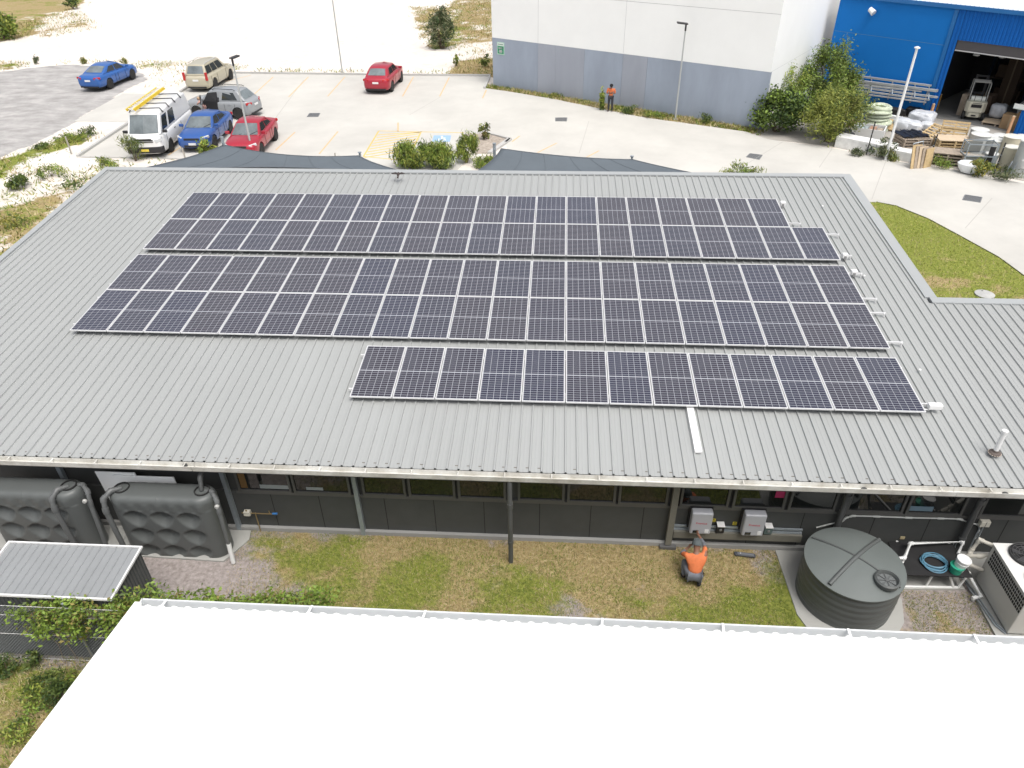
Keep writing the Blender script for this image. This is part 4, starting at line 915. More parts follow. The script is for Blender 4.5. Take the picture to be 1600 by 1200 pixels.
def face(parent, c, f, up, r, skin, lid=None):
    """eyes, nose, ears, mouth as small children of the head at c facing f"""
    f = Vector(f).normalized(); up = Vector(up); up = (up - f*up.dot(f)).normalized(); s = f.cross(up).normalized(); c = Vector(c)
    m = MB()
    for k in (-1, 1):
        p = c + f*r*.84 + s*k*r*.36 + up*r*.02; m.lathe([(.001,-.009),(.010,-.004),(.011,.003),(.001,.009)], tuple(p), 8)
    m.build('eye', mat('eye_dark', (.02,.015,.015), .2), parent, local=True)
    m = MB(); m.tube([tuple(c+f*r*.9+up*r*.05), tuple(c+f*r*1.12-up*r*.28), tuple(c+f*r*.9-up*r*.36)], [.008,.014,.008], 6); m.build('nose', skin, parent, local=True, smooth=True)
    m = MB(); m.tube([tuple(c+f*r*.86+s*r*.25-up*r*.62), tuple(c+f*r*.92-up*r*.63), tuple(c+f*r*.86-s*r*.25-up*r*.62)], .006, 5); m.build('mouth', mat('lip', (.25,.09,.07), .5), parent, local=True)
    for k in (-1, 1):
        m = MB(); m.lathe([(.004,-.012),(.022,-.006),(.026,.004),(.01,.012)], (0,0,0), 8, axis='x'); m.v = [tuple(c + s*k*r*.93 + Vector(v)) for v in m.v]; m.build('ear', skin, parent, local=True, smooth=True)
def person(label, loc, rz, J, cols, bulk=1.0, cuff=None, name='person', hat=None, hair=None, sleeve=1.0, fr=None, group=None, sleevecol=None):
    """J: joints dict in local metres (facing +x): pelvis chest neck head, hipL kneeL ankL toeL ..., shL elL wrL ..."""
    t = thing(name, label, 'person', loc, rz, group); v = lambda k: tuple(J[k]); V_ = lambda k: Vector(J[k])
    mid = tuple((V_('pelvis')*.5+V_('chest')*.5)); hd = V_('head'); f = Vector(J['face']).normalized(); upv = (hd - V_('neck')).normalized()
    ch = [[(v('pelvis'), .12, .10), (mid, .115, .095), (v('chest'), .135, .10), (v('neck'), .058), (tuple(hd-upv*.07+f*.01), .072), (tuple(hd+upv*.01), .088), (tuple(hd+upv*.075), .062)]]
    for s in 'LR':
        ch.append([(v('pelvis'), .12), (v('hip'+s), .095), (tuple((V_('hip'+s)+V_('knee'+s))/2), .078), (v('knee'+s), .056), (tuple(V_('knee'+s)*.6+V_('ank'+s)*.4), .053), (v('ank'+s), .038), (v('toe'+s), .035)])
        ch.append([(v('chest'), .135), (v('sh'+s), .06), (v('el'+s), .042), (tuple(V_('el'+s)*.6+V_('wr'+s)*.4), .039), (v('wr'+s), .026)])
        d = V_('wr'+s)-V_('el'+s); ch += [[(tuple(V_('wr'+s)), .026)] + h[1:] if i == 0 else h for i, h in enumerate(hand(V_('wr'+s), d, J.get('thumb'+s, (0,0,1)), J.get('curl', .35)))]
    body = skinmesh('body', ch, cols['skin'], t)
    face(t, hd, f, upv, .092, cols['skin'])
    g = .014; BK = bulk
    up = [[(tuple(V_('pelvis')+upv*.03), (.12+g)*BK, .11+g), (mid, (.125+g)*BK, .112+g), (v('chest'), (.15+g)*BK, .12+g), (tuple(V_('chest')*.35+V_('neck')*.65), .085)]]
    for s in 'LR':
        e = V_('sh'+s).lerp(V_('el'+s), min(1, sleeve)); c_ = [(v('chest'), .155), (v('sh'+s), .084), (tuple(V_('sh'+s).lerp(e, .6)), .062), (tuple(e), .056)]
        if sleeve > 1: c_.append((tuple(V_('el'+s).lerp(V_('wr'+s), sleeve-1)), .043))
        up.append(c_)
    skinmesh('shirt', up, cols['shirt'], t)
    if cuff:
        for s in 'LR': skinmesh('sleeve', [[(tuple(V_('sh'+s).lerp(V_('el'+s), .75)), .055), (v('el'+s), .052), (tuple(V_('el'+s).lerp(V_('wr'+s), .45)), .046), (tuple(V_('el'+s).lerp(V_('wr'+s), .6)), .042)]], cuff, t)
    lo = []
    for s in 'LR':
        lo.append([(v('pelvis'), .135, .125), (v('hip'+s), .108), (tuple((V_('hip'+s)+V_('knee'+s))/2), .092), (v('knee'+s), .074), (tuple(V_('knee'+s)*.5+V_('ank'+s)*.5), .068), (tuple(V_('ank'+s)*.93+V_('knee'+s)*.07), .06)])
    skinmesh('trousers', lo, cols['trousers'], t)
    for s in 'LR':
        skinmesh('boot', [[(tuple(V_('ank'+s)*.85+V_('knee'+s)*.15), .052), (v('ank'+s), .052), (tuple((V_('ank'+s)+V_('toe'+s))/2), .048, .045), (tuple(V_('toe'+s)), .042, .036)]], cols['boot'], t)
    if hat or hair:
        R_ = upv.to_track_quat('Z', 'Y').to_matrix().to_4x4(); T = Matrix.Translation(hd + upv*.012) @ R_
        m = MB(); m.lathe([(.112,-.02),(.114,.02),(.104,.06),(.075,.095),(.03,.112),(.001,.115)], (0,0,0), 18)
        m.v = [tuple(T @ Vector(p)) for p in m.v]
        if hat:
            sd_ = f.cross(upv).normalized(); pk = [hd+upv*.02+f*.09+sd_*k*.075 + f*(.075-abs(k)*.03) for k in (-1,-.5,0,.5,1)]; bk = [hd+upv*.03+sd_*k*.09+f*.06 for k in (1,-1)]
            m.add([tuple(p) for p in pk+bk] + [tuple(p-upv*.008) for p in pk+bk], [(0,1,2,3,4,5,6),(13,12,11,10,9,8,7)])
        m.build('cap' if hat else 'hair', hat or hair, t, local=True, smooth=True)
        if hair:
            m = MB(); b = hd-f*.05; m.tube([tuple(b+upv*.05), tuple(b-upv*.04-f*.03), tuple(b-upv*.13-f*.03)], [.085,.08,.05], 10); m.build('hair', hair, t, local=True, smooth=True)
    return t
ORG = mat('shirt_orange', (.62,.17,.06), .8, var=.12, vscale=9, bump=.3, bscale=14); NAVY = mat('cloth_charcoal', (.035,.037,.045), .85); GREYC = mat('cloth_grey', (.13,.14,.16), .85, var=.2, vscale=8); BOOT = mat('boot_black', (.015,.015,.018), .7); CAPG = mat('cap_grey', (.085,.10,.105), .85); CAPK = mat('cap_black', (.01,.01,.012), .8)
# standing man, facing the camera, both forearms raised to hold a small device
p = G(953,174.5); rz = math.radians(-97)
J = dict(pelvis=(0,0,.93), chest=(.01,0,1.30), neck=(.02,0,1.47), head=(.06,0,1.60), face=(1,0,-.35),
   hipL=(0,.10,.88), kneeL=(.02,.11,.49), ankL=(-.02,.13,.08), toeL=(.13,.15,.04), hipR=(0,-.10,.88), kneeR=(.03,-.11,.49), ankR=(-.01,-.12,.08), toeR=(.14,-.13,.04),
   shL=(.0,.20,1.41), elL=(.04,.26,1.13), wrL=(.26,.11,1.22), shR=(.0,-.20,1.41), elR=(.04,-.27,1.13), wrR=(.26,-.10,1.2), curl=.5)
person('man in orange shirt, black cap and dark trousers standing before the grey wall', (p[0], p[1], .02), rz, J, dict(skin=SKIN, shirt=ORG, trousers=NAVY, boot=BOOT), hat=CAPK, sleeve=1.0, bulk=1.12)
cx, sx = math.cos(rz), math.sin(rz); hx = (.36, .0); q = (p[0]+hx[0]*cx-hx[1]*sx, p[1]+hx[0]*sx+hx[1]*cx)
t = thing('remote_controller', 'small dark hand controller held by the standing man', 'controller', (q[0], q[1], 1.22), rz)
m = MB(); m.box((-.05,-.09,0),(.05,.09,.03)); m.build('case', TRIM, t, local=True, bevel=.008); m = MB(); m.box((-.035,-.05,.0305),(.03,.05,.033)); m.build('screen', mat('screen_dark', (.03,.04,.05), .1), t, local=True); m = MB(); m.tube([(.04,-.05,.02),(.10,-.06,.06)],.004,5); m.tube([(.04,.05,.02),(.10,.06,.06)],.004,5); m.build('antenna', TRIM, t, local=True)
# squatting worker at the first inverter, seen from behind, right hand up on the inverter, local +x = towards wall
bx, by = 16.24, -2.60; rz = math.radians(84)
J = dict(pelvis=(-.10,0,.30), chest=(.10,.0,.64), neck=(.20,.0,.78), head=(.29,.0,.88), face=(1,-.12,.15),
   hipL=(-.08,.10,.30), kneeL=(.24,.22,.40), ankL=(.02,.20,.09), toeL=(.17,.24,.04), hipR=(-.08,-.10,.30), kneeR=(.24,-.16,.14), ankR=(-.15,-.13,.10), toeR=(-.12,-.12,.035),
   shL=(.12,.21,.71), elL=(.28,.30,.56), wrL=(.42,.16,.62), shR=(.15,-.20,.74), elR=(.40,-.17,.80), wrR=(.66,-.06,.80), curl=.25)
person('worker in orange shirt and grey cap squatting to reach the left inverter', (bx, by, .0), rz, J, dict(skin=SKIN, shirt=ORG, trousers=GREYC, boot=BOOT), hat=CAPG, sleeve=.8, bulk=1.3, cuff=GREYC)
# figure in pink bending at the open car door
p = G(322,185); rz = math.radians(150)
J = dict(pelvis=(-.12,0,.78), chest=(.16,0,1.0), neck=(.30,0,1.10), head=(.42,0,1.16), face=(1,0,-.5),
   hipL=(-.12,.1,.76), kneeL=(.02,.11,.44), ankL=(-.08,.12,.08), toeL=(.07,.13,.04), hipR=(-.12,-.1,.76), kneeR=(0,-.11,.44), ankR=(-.12,-.12,.08), toeR=(.03,-.13,.04),
   shL=(.2,.18,1.06), elL=(.36,.24,.86), wrL=(.5,.12,.72), shR=(.2,-.18,1.06), elR=(.36,-.24,.86), wrR=(.5,-.12,.74), curl=.5)
person('person in pale pink clothes bending beside the open car door', (p[0]+.1, p[1], .02), rz, J, dict(skin=SKINL, shirt=mat('cloth_pink', (.62,.38,.34), .8), trousers=mat('cloth_rose', (.5,.30,.27), .8), boot=mat('shoe_pale', (.4,.35,.32), .7)), hair=mat('hair_fair', (.42,.29,.19), .7), sleeve=.6)
# bird in flight just above the ridge
bp0 = Vector((7.15, 12.2, 4.05)); t = thing('bird', 'dark brown bird flying low over the roof ridge', 'bird', tuple(bp0))
BRD = mat('feather_brown', (.06,.045,.04), .8); WNG = mat('feather_dark', (.035,.028,.026), .8)
m = MB(); m.tube([bp0+Vector(v) for v in ((-.02,.16,.02),(-.01,.12,.02),(0,.05,.0),(0,-.04,-.01),(.02,-.12,-.02),(.03,-.26,-.03))], [.012,.032,.05,.045,.025,.035], 10); m.build('body', BRD, t, smooth=True)
m = MB(); m.tube([bp0+Vector((-.02,.16,.02)), bp0+Vector((-.022,.2,.012))],[.01,.002],6); m.build('beak', mat('beak_yellow', (.5,.35,.05), .5), t)
for s in (-1, 1):
    m = MB(); P_ = [(0,.06,.02),(s*.12,.09,.05),(s*.25,.02,.03),(s*.2,-.03,.02),(s*.1,-.05,.02),(0,-.06,.01)]; m.add([tuple(bp0+Vector(v)+Vector((0,0,.008))) for v in P_]+[tuple(bp0+Vector(v)) for v in P_], [(0,1,2,3,4,5),(11,10,9,8,7,6)]+[(i,(i+1)%6,6+(i+1)%6,6+i) for i in range(6)]); m.build('wing', WNG, t)
# ================================================================== YARD BEHIND THE NEAR ROOF
TANKM = mat('tank_grey', (.10,.108,.106), .42, var=.05, vscale=1.2, spec=.4); TANKD = mat('strainer_dark', (.02,.02,.02), .6); PVC = mat('pvc_white', (.74,.75,.74), .4); HPIPE = mat('pipe_grey', (.105,.11,.11), .45)
def slimtank(label, cx, cy, L=2.42, Wd=.64, Hh=1.86):
    t = thing('slim_water_tank', label, 'water tank', (cx, cy, 0.04), 0, 'slim grey water tanks against the wall')
    NU, NZ = 220, 84; V = []; a, b = L/2, Wd/2; n = 4.5
    per = []
    for i in range(NU):
        th = 2*math.pi*i/NU; c_, s_ = math.cos(th), math.sin(th)
        # stadium outline
        d = a-b; x = c_; 
        per.append(th)
    # stadium sampled by arclength
    s_len = 2*(2*(a-b)) + 2*math.pi*b; pts = []
    for i in range(NU):
        s = s_len*i/NU; st = 2*(a-b)
        if s < st: pts.append((-(a-b)+s, -b, 0, -1))
        elif s < st+math.pi*b: q = (s-st)/b - math.pi/2; pts.append(((a-b)+b*math.cos(q), b*math.sin(q), math.cos(q), math.sin(q)))
        elif s < 2*st+math.pi*b: pts.append(((a-b)-(s-st-math.pi*b), b, 0, 1))
        else: q = (s-2*st-math.pi*b)/b + math.pi/2; pts.append((-(a-b)+b*math.cos(q), b*math.sin(q), math.cos(q), math.sin(q)))
    for j in range(NZ+1):
        v = j/NZ; z = Hh*v; k = 1.0; 
        if v > .88: q = (v-.88)/.12; k = math.sqrt(max(0, 1-(q*.93)**2.2)); z = Hh*.88 + Hh*.12*math.sin(q*math.pi/2)
        if v < .05: k = .93+.07*v/.05
        for (x, y, nx_, ny_) in pts:
            dep = 0
            if abs(ny_) > .5:
                for row, (zr, off) in enumerate(((1.26,0),(.72,.07),(.18,.14))):
                    for xc in (-.62,.0,.62):
                        dzz = z-zr-.06; e = 1 - ((abs(x-xc)/.275)**1.6 + (abs(dzz)/(.17 if dzz > 0 else .33))**1.5)**.62
                        if e > 0: 
                            dep = max(dep, .15*min(1, e*1.7)**.85)
            rib = .012*math.cos(x*2*math.pi/.31)*(1 if v < .9 else .3) if v > .8 else 0
            kk = k
            X_ = x if kk > .999 else math.copysign(max(0, abs(x)-(1-kk)*b*1.0), x); Y_ = y*kk
            V.append((cx+X_-nx_*(dep-rib), cy+Y_-ny_*(dep-rib), .04+z))
    F = [(j*NU+i, j*NU+(i+1)%NU, (j+1)*NU+(i+1)%NU, (j+1)*NU+i) for j in range(NZ) for i in range(NU)] + [tuple(range(NZ*NU, (NZ+1)*NU)), tuple(range(NU-1,-1,-1))]
    m = MB().add(V, F); b_ = m.build('shell', TANKM, t, smooth=True, autos=80)
    zt = Hh+.02
    for s in (-1, 1):
        x = cx+s*.93; y = cy+.02
        m = MB(); m.lathe([(.17,zt-.05),(.175,zt+.05),(.15,zt+.055),(.145,zt+.0),(.12,zt-.01)], (x,y,0), 24); p = m.build('inlet', TANKD, t, smooth=True)
        m = MB(); m.lathe([(.12,zt-.0),(.001,zt+.0)], (x,y,0), 20)
        for k in range(6): a_ = k*math.pi/3; m.bar((x,y,zt+.004),(x+.13*math.cos(a_),y+.13*math.sin(a_),zt+.01),.012)
        m.build('strainer', mat('strainer_brown', (.09,.07,.04), .7), p)
    return t
slimtank('grey slim rainwater tank with moulded buttresses, nearer the lawn', 4.3, -2.22)
slimtank('grey slim rainwater tank with moulded buttresses, at the left picture edge', 1.2, -2.2)
m = MB(); m.prism([(2.75,-2.52),(5.42,-2.6),(5.78,-1.9),(5.72,-1.62),(2.75,-1.62)],0,.045); m.box((-1,-2.5,0),(2.74,-1.62,.045)); o = m.build('tank_pad', CONC3); tag(o, 'concrete slab under the slim tanks', 'slab', kind='structure')
def pipe_thing(label, pts, r, mt, cat='pipe', name='drain_pipe', extra=None, group=None):
    t = thing(name, label, cat, tuple(pts[-1]), 0, group); m = MB(); m.tube(pts, r, 12); m.build('pipe', mt, t, smooth=True)
    m = MB()
    for i in range(1, len(pts)-1): p = Vector(pts[i]); d0 = (Vector(pts[i-1])-p).normalized()*min(.07,(Vector(pts[i-1])-p).length*.4); d1 = (Vector(pts[i+1])-p).normalized()*min(.07,(Vector(pts[i+1])-p).length*.4); m.tube([p+d0,p,p+d1], r+.01, 12)
    if m.v: m.build('elbow', mt, t, smooth=True)
    if extra: 
        m = MB(); m.tube(extra[0], extra[1], 12); m.build('outlet', extra[2], t, smooth=True)
    return t
OVP0 = pipe_thing('grey overflow pipe with white foot at the right end of the nearer slim tank', [(5.2,-2.15,1.86),(5.45,-2.2,1.88),(5.62,-2.4,1.82),(5.66,-2.5,1.6),(5.66,-2.56,.62)], .05, HPIPE, extra=([(5.66,-2.56,.62),(5.66,-2.62,.03)],.053,PVC))
pipe_thing('grey pipe running down the front left end of the nearer slim tank', [(3.36,-2.2,1.9),(3.22,-2.36,1.96),(3.1,-2.52,1.86),(3.12,-2.62,1.6),(3.16,-2.62,.06)], .06, HPIPE)
OVP1 = pipe_thing('grey overflow pipe with white elbow between the two slim tanks', [(2.2,-2.1,1.86),(2.42,-2.12,1.88),(2.6,-2.28,1.84),(2.64,-2.4,1.6),(2.68,-2.56,.35)], .05, HPIPE, extra=([(2.68,-2.56,.35),(2.68,-2.58,.2),(2.6,-2.66,.14)],.055,PVC))
pipe_thing('grey pipe bending over the front of the left edge slim tank', [(2.12,-2.2,1.9),(2.0,-2.38,1.96),(1.92,-2.54,1.84),(1.94,-2.62,1.6),(2.0,-2.62,.06)], .06, HPIPE)
pipe_thing('dark downpipe from the gutter into the inlet of the nearer slim tank', [(5.0,-2.16,2.6),(5.0,-1.75,2.4),(5.2,-1.75,2.35),(5.22,-2.1,2.2),(5.22,-2.2,1.92)], .05, PIPED, cat='downpipe', name='tank_downpipe')
for k, (x, z) in enumerate(((5.64,1.72),(2.62,1.74))):
    m = MB(); m.lathe([(.05,-.03),(.055,.0),(.04,.03),(.001,.032)], (0,0,0), 14, axis='y'); R_ = Matrix.Translation((x,-2.5,z)) @ Matrix.Rotation(math.pi,4,'Z'); m.v = [tuple(R_ @ Vector(v)) for v in m.v]; m.build('screw_cap', mat('cap_pale', (.4,.4,.38), .5), (OVP0, OVP1)[k], smooth=True)
for k, (x0_, x1_, za, zb_) in enumerate(((3.0,4.1,.3,2.16),(3.55,5.0,.3,2.06))):
    a = WY((155,183)[k], (735,742)[k], -1.62+.02*-k)[0]; b = WY((215,277)[k], (733,738)[k], -1.62)[0]
    zb_k = WY((155,183)[k], (735,741)[k], -1.72-.05*k)[2]; m = MB(); R_ = Matrix.Translation((a,-1.60-.05*k,0)) @ Matrix.Rotation(math.radians(4),4,'X'); m.box((0,-.03,.1),(b-a,0,(zb_k)),mtx=R_); tag(m.build('white_board', mat('board_white', (.88,.90,.90), .5), bevel=.006), ('white board leaning on the dark wall, the rear one','wide white board leaning on the dark wall, front one')[k], 'board', 'white boards leaning behind the tank')
# tap / meter pipework on the wall at left
t = thing('water_tap', 'small brass tap pipework with blue handle on the dark wall', 'tap', (5.9,-1.6,.3)); z = .62
BRS = mat('brass', (.35,.26,.13), .4, .6); m = MB(); m.tube([(5.62,-1.6,z),(6.5,-1.6,z)],.014,8); m.tube([(5.75,-1.6,z),(5.75,-1.62,z+.12)],.014,8); m.tube([(5.95,-1.6,z+.02),(5.95,-1.6,.0)],.014,8); m.tube([(6.3,-1.6,z),(6.3,-1.6,z+.1)],.012,8); m.build('pipe', BRS, t)
m = MB(); m.box((5.68,-1.66,z-.05),(5.84,-1.55,z+.08)); m.build('meter', mat('cream', (.6,.58,.5), .5), t, bevel=.01)
m = MB(); m.box((6.38,-1.64,z+.02),(6.5,-1.6,z+.05)); m.build('handle', mat('blue_handle', (.05,.2,.5), .5), t)
# ---- inverters
def inverter(label, px0, px1, pyt, pyb):
    a = WY(px0, pyb, -1.78); b = WY(px1, pyb, -1.78); x0_, x1_ = a[0], b[0]+.0; w_ = x1_-x0_; z0_, z1_ = .66, 1.32
    t = thing('inverter', label, 'inverter', ((x0_+x1_)/2,-1.7,z0_), 0, 'solar inverters on the wall')
    m = MB(); m.box((x0_,-1.79,z0_),(x1_,-1.585,z1_)); cs = m.build('cover', mat('inverter_grey', (.40,.41,.44), .4), t, bevel=.04, seg=4)
    m = MB(); m.box((x0_-.03,-1.60,z0_+.02),(x1_+.02,-1.51,z1_-.02)); m.build('heat_sink', TRIM, t)
    m = MB(); m.box((x0_+.07,-1.797,z0_+.05),(x0_+.20,-1.7905,z0_+.13)); m.build('display', TINT, cs)
    m = MB(); m.box((x1_-.14,-1.796,z0_+.06),(x1_-.05,-1.7905,z0_+.17)); m.build('sticker', mat('sticker_white', (.72,.73,.74), .5), cs)
    cu_ = bpy.data.curves.new('brand', 'FONT'); cu_.body = 'Fronius'; cu_.size = .085; cu_.extrude = .001; cu_.align_x = 'CENTER'; to = bpy.data.objects.new('brand', cu_); COL.objects.link(to)
    bpy.context.view_layer.update(); dg = bpy.context.evaluated_depsgraph_get(); me = bpy.data.meshes.new_from_object(to.evaluated_get(dg)); bpy.data.objects.remove(to)
    me.materials.clear(); me.materials.append(mat('logo_red', (.5,.02,.05), .5)); me.transform(Matrix.Translation(((x0_+x1_)/2,-1.7925,z0_+.33)) @ Matrix.Rotation(math.pi/2,4,'X') @ Matrix.Shear('XY',4,(.2,0)).transposed() if False else Matrix.Translation(((x0_+x1_)/2,-1.7925,z0_+.33)) @ Matrix.Rotation(math.pi/2,4,'X'))
    o = bpy.data.objects.new('lettering', me); COL.objects.link(o); o.parent = cs; o.matrix_parent_inverse = ROOTM(cs).inverted()
    m = MB(); 
    for dx in (.1,.17,.34,.4): m.tube([(x0_+dx,-1.7,z0_),(x0_+dx,-1.64,.58)],.009,6)
    m.build('cable', TRIM, t)
    return x0_, x1_
i0 = inverter('grey solar inverter above the squatting worker', 1077, 1110, 797, 831); i1 = inverter('grey solar inverter on the right, nearer the round tank', 1158, 1192, 799, 835)
LBY = mat('label_yellow', (.72,.6,.05), .5)
for k, (px, py) in enumerate(((1115,813),(1148,818),(1199,845-22))):
    x, _, z = WY(px, py, -1.505); m = MB(); m.box((x-.045,-1.504,z-.05),(x+.045,-1.5015,z+.05)); p = m.build('warning_label', LBY); tag(p, ('yellow warning label beside the left inverter','yellow warning label just left of the right inverter','small yellow label above the grey switch box')[k], 'label', 'yellow labels on the wall')
    m = MB(); m.box((x-.035,-1.5052,z-.035),(x+.035,-1.5042,z-.028)); m.box((x-.035,-1.5052,z-.01),(x+.035,-1.5042,z-.003)); m.box((x-.02,-1.5052,z+.015),(x+.02,-1.5042,z+.035)); m.build('marking', TRIM, p)
for k, (px, py, c, lb) in enumerate(((1126,826,TRIM,'black isolator switch box between the two inverters'),(1201,828,mat('box_teal', (.10,.14,.14), .5),'grey green switch box right of the right inverter'))):
    x, _, z = WY(px, py, -1.65); t = thing('switch_box', lb, 'switch box', (x,-1.6,z-.12)); m = MB(); m.box((x-.09,-1.66,z-.14),(x+.09,-1.585,z+.08)); m.build('case', c, t, bevel=.01)
    m = MB(); m.box((x-.085,-1.69,z+.085),(x+.085,-1.52,z+.1)); m.build('hood', WPL, t); m = MB(); m.lathe([(.03,-.02),(.03,.0),(.001,.0)],(x,-1.665,z-.02),12,axis='y'); m.build('knob', mat('box_grey', (.2,.2,.2), .5), t)
t = thing('tool_case', 'long slim dark tool case lying on the grass right of the worker', 'case', G3(1163,869,0), math.radians(-6))
m = MB(); m.prism([(-.24,-.04),(-.21,-.055),(.21,-.055),(.24,-.04),(.24,.04),(.21,.055),(-.21,.055),(-.24,.04)],.03,.075); m.build('case', mat('case_grey', (.06,.065,.075), .4), t, local=True, bevel=.012); m = MB(); m.box((-.17,-.03,.0755),(.2,.03,.082)); m.build('inlay', mat('case_inlay', (.16,.17,.19), .5), t, local=True); m = MB(); m.lathe([(.012,.082),(.012,.09),(.001,.091)],(-.1,.0,0),10); m.build('button', WPL, t, local=True)
# ---- round tank
tc_ = (19.47, -2.82); RT = .98; HT = 1.02
t = thing('round_water_tank', 'round dark grey corrugated water tank with a domed lid', 'water tank', (*tc_, .03))
pr = []
for k in range(64): v = k/63; pr.append((RT + .007*math.cos(v*2*math.pi*6) + .02*math.sin(v*math.pi), .03 + HT*v))
m = MB(); m.lathe(pr, (*tc_, 0), 72); m.build('wall', TANKM, t, smooth=True, autos=70)
m = MB(); m.lathe([(RT+.035,HT+.02),(RT+.035,HT+.05),(RT*.9,HT+.09),(RT*.6,HT+.17),(RT*.3,HT+.22),(.001,HT+.24)], (*tc_, 0), 72); ld = m.build('lid', mat('tank_lid_grey', (.135,.152,.147), .42, var=.04, vscale=2, spec=.4), t, smooth=True, autos=50)
def domez(r): return HT+.245-.16*(r/RT)**1.7
def ridge(ang, r_, wdt):
    pts = [(tc_[0]+s*RT*math.cos(ang), tc_[1]+s*RT*math.sin(ang), domez(abs(s)*RT)) for s in np.linspace(-.98,.98,15)]
    m = MB(); m.tube(pts, wdt, 10); m.build('ridge', TANKM, t, smooth=True)
a1 = Vector(G(1261,830,HT+.08)); a2 = Vector(G(1375,893,HT+.1)); ridge(math.atan2(a2.y-a1.y, a2.x-a1.x), 0, .025)
a1 = Vector(G(1285,915,HT+.06)); a2 = Vector(G(1373,836,HT+.06)); ridge(math.atan2(a2.y-a1.y, a2.x-a1.x), 0, .045)
x, y = G(1385,909,HT+.16); z = domez(math.hypot(x-tc_[0],y-tc_[1]))+.0
m = MB(); m.lathe([(.24,z),(.25,z+.09),(.215,z+.12),(.19,z+.08),(.185,z+.04)], (x,y,0), 32); st_ = m.build('strainer_ring', TANKM, t, smooth=True)
m = MB(); m.lathe([(.185,z+.045),(.001,z+.05)], (x,y,0), 28); m.build('mesh', mat('mesh_grey', (.13,.14,.14), .5, var=.5, vscale=60), st_)
m = MB()
for k in range(8): a_ = k*math.pi/4; m.bar((x,y,z+.06),(x+.18*math.cos(a_),y+.18*math.sin(a_),z+.06),.012)
m.lathe([(.04,z+.052),(.04,z+.07),(.001,z+.072)],(x,y,0),12); m.build('spoke', HPIPE, st_)
m = MB(); m.prism([(18.3,-1.6),(18.75,-1.6),(19.3,-1.62),(20.5,-2.0),(20.72,-2.9),(20.55,-3.5),(20.1,-4.05),(18.6,-4.1),(18.35,-3.4)],0,.032); o = m.build('tank_base', CONC3); tag(o, 'concrete pad under the round tank', 'slab', kind='structure')
m = MB(); m.prism([(20.78,-2.62),(22.2,-2.55),(22.2,-1.6),(20.6,-1.6)],0,.04); o = m.build('pump_base', CONC3); tag(o, 'concrete pad beside the round tank', 'slab', kind='structure')
m = MB(); m.prism([(22.32,-1.6),(22.30,-3.95),(25,-3.95),(25,-1.6)],0,.06); o = m.build('unit_base', CONC3); tag(o, 'concrete pad under the heat pump', 'slab', kind='structure')
# ---- black covered bench with pvc frame, hose, buckets
t = thing('covered_bench', 'low bench with black rubber top and white pipe legs beside the round tank', 'bench', (21.5,-2.2,0)); zb_ = .52
m = MB(); m.box((20.72,-2.62,zb_-.02),(22.16,-1.66,zb_)); m.build('bench_top', mat('rubber_black', (.014,.014,.015), .7, var=.2), t)
m = MB(); m.tube([(20.86,-2.56,.06),(22.05,-2.52,.06)],.03,10); m.build('foot_rail', PVC, t, smooth=True)
for xa, xb in ((21.36,21.46),(21.95,21.75),(22.05,22.2)): m = MB(); m.tube([(xa,-2.53,.06),(xb,-2.45,zb_-.03)],.026,8); m.build('leg', PVC, t, smooth=True)
m = MB(); m.tube([(20.95,-1.62,.06),(20.95,-1.62,zb_-.03)],.026,8); m.build('leg', PVC, t, smooth=True); m = MB(); m.tube([(22.1,-1.62,.06),(22.1,-1.62,zb_-.03)],.026,8); m.build('leg', PVC, t, smooth=True)
zf = zb_+.04
p1, p2, p3, p4, p5 = G3(1389,872,1.1), G3(1413,872,.95), G3(1422,849,.72), G3(1505,847,.62), G3(1497,865,.56)
pipe_thing('white pipe frame running from the round tank lid along the back of the bench', [(p1[0],p1[1],1.02),p1,p2,p3,p4,p5], .034, PVC, name='white_pipe'); pipe_thing('white pipe leg dropping beside the round tank', [p2,G3(1408,880,.8),G3(1410,915,.1)], .03, PVC, name='white_pipe')
pipe_thing('white pipe with open elbow end on the ground near the heat pump', [G3(1516,902,.35),G3(1533,932,.12),G3(1521,934,.12),G3(1520,938,.03)], .034, PVC, name='white_pipe')
t = thing('garden_hose', 'blue garden hose coiled on the black bench top', 'hose', G3(1460,880,zb_)); hx_, hy_ = G(1459,879,zb_+.03); m = MB(); pts = []
for k in range(220):
    a_ = k*2*math.pi/26; r_ = .27 + .035*math.sin(k*.37) - .05*(k/220) + .02*math.sin(k*.11+1); pts.append((hx_+r_*1.02*math.cos(a_)+.02*math.sin(k*.05), hy_+r_*.9*math.sin(a_)+.02*math.cos(k*.045), zb_+.015+.06*(k/220)+.012*math.sin(k*.5)))
m.tube(pts, .011, 6); m.build('hose', mat('hose_blue', (.10,.24,.34), .4), t, smooth=True)
def bucket(label, c, z, r, h, mt, lid=None, tilt=0, group=None):
    t = thing('bucket', label, 'bucket', (c[0],c[1],z), 0, group); t.rotation_euler = (tilt*.4, tilt, 0)
    m = MB(); m.lathe([(r*.84,0),(r,h),(r+.012,h),(r+.012,h-.03),(r*.98,h-.03)] if lid is None else [(r*.84,0),(r,h)], (0,0,0), 28); m.build('pail', mt, t, local=True, smooth=True)
    if lid is None: m = MB(); m.lathe([(r*.93,h-.05),(.001,h-.05)],(0,0,0),24); m.build('inside', TRIM, t, local=True)
    else: m = MB(); m.lathe([(r+.012,h-.02),(r+.014,h+.012),(r-.01,h+.016),(r-.015,h+.006),(.001,h+.006)],(0,0,0),28); m.build('lid', lid, t, local=True, smooth=True)
    m = MB(); m.lathe([(r*.95,h*.72),(r*.97+.01,h*.75),(r*.97,h*.78)],(0,0,0),28); m.build('rim', mt, t, local=True, smooth=True)
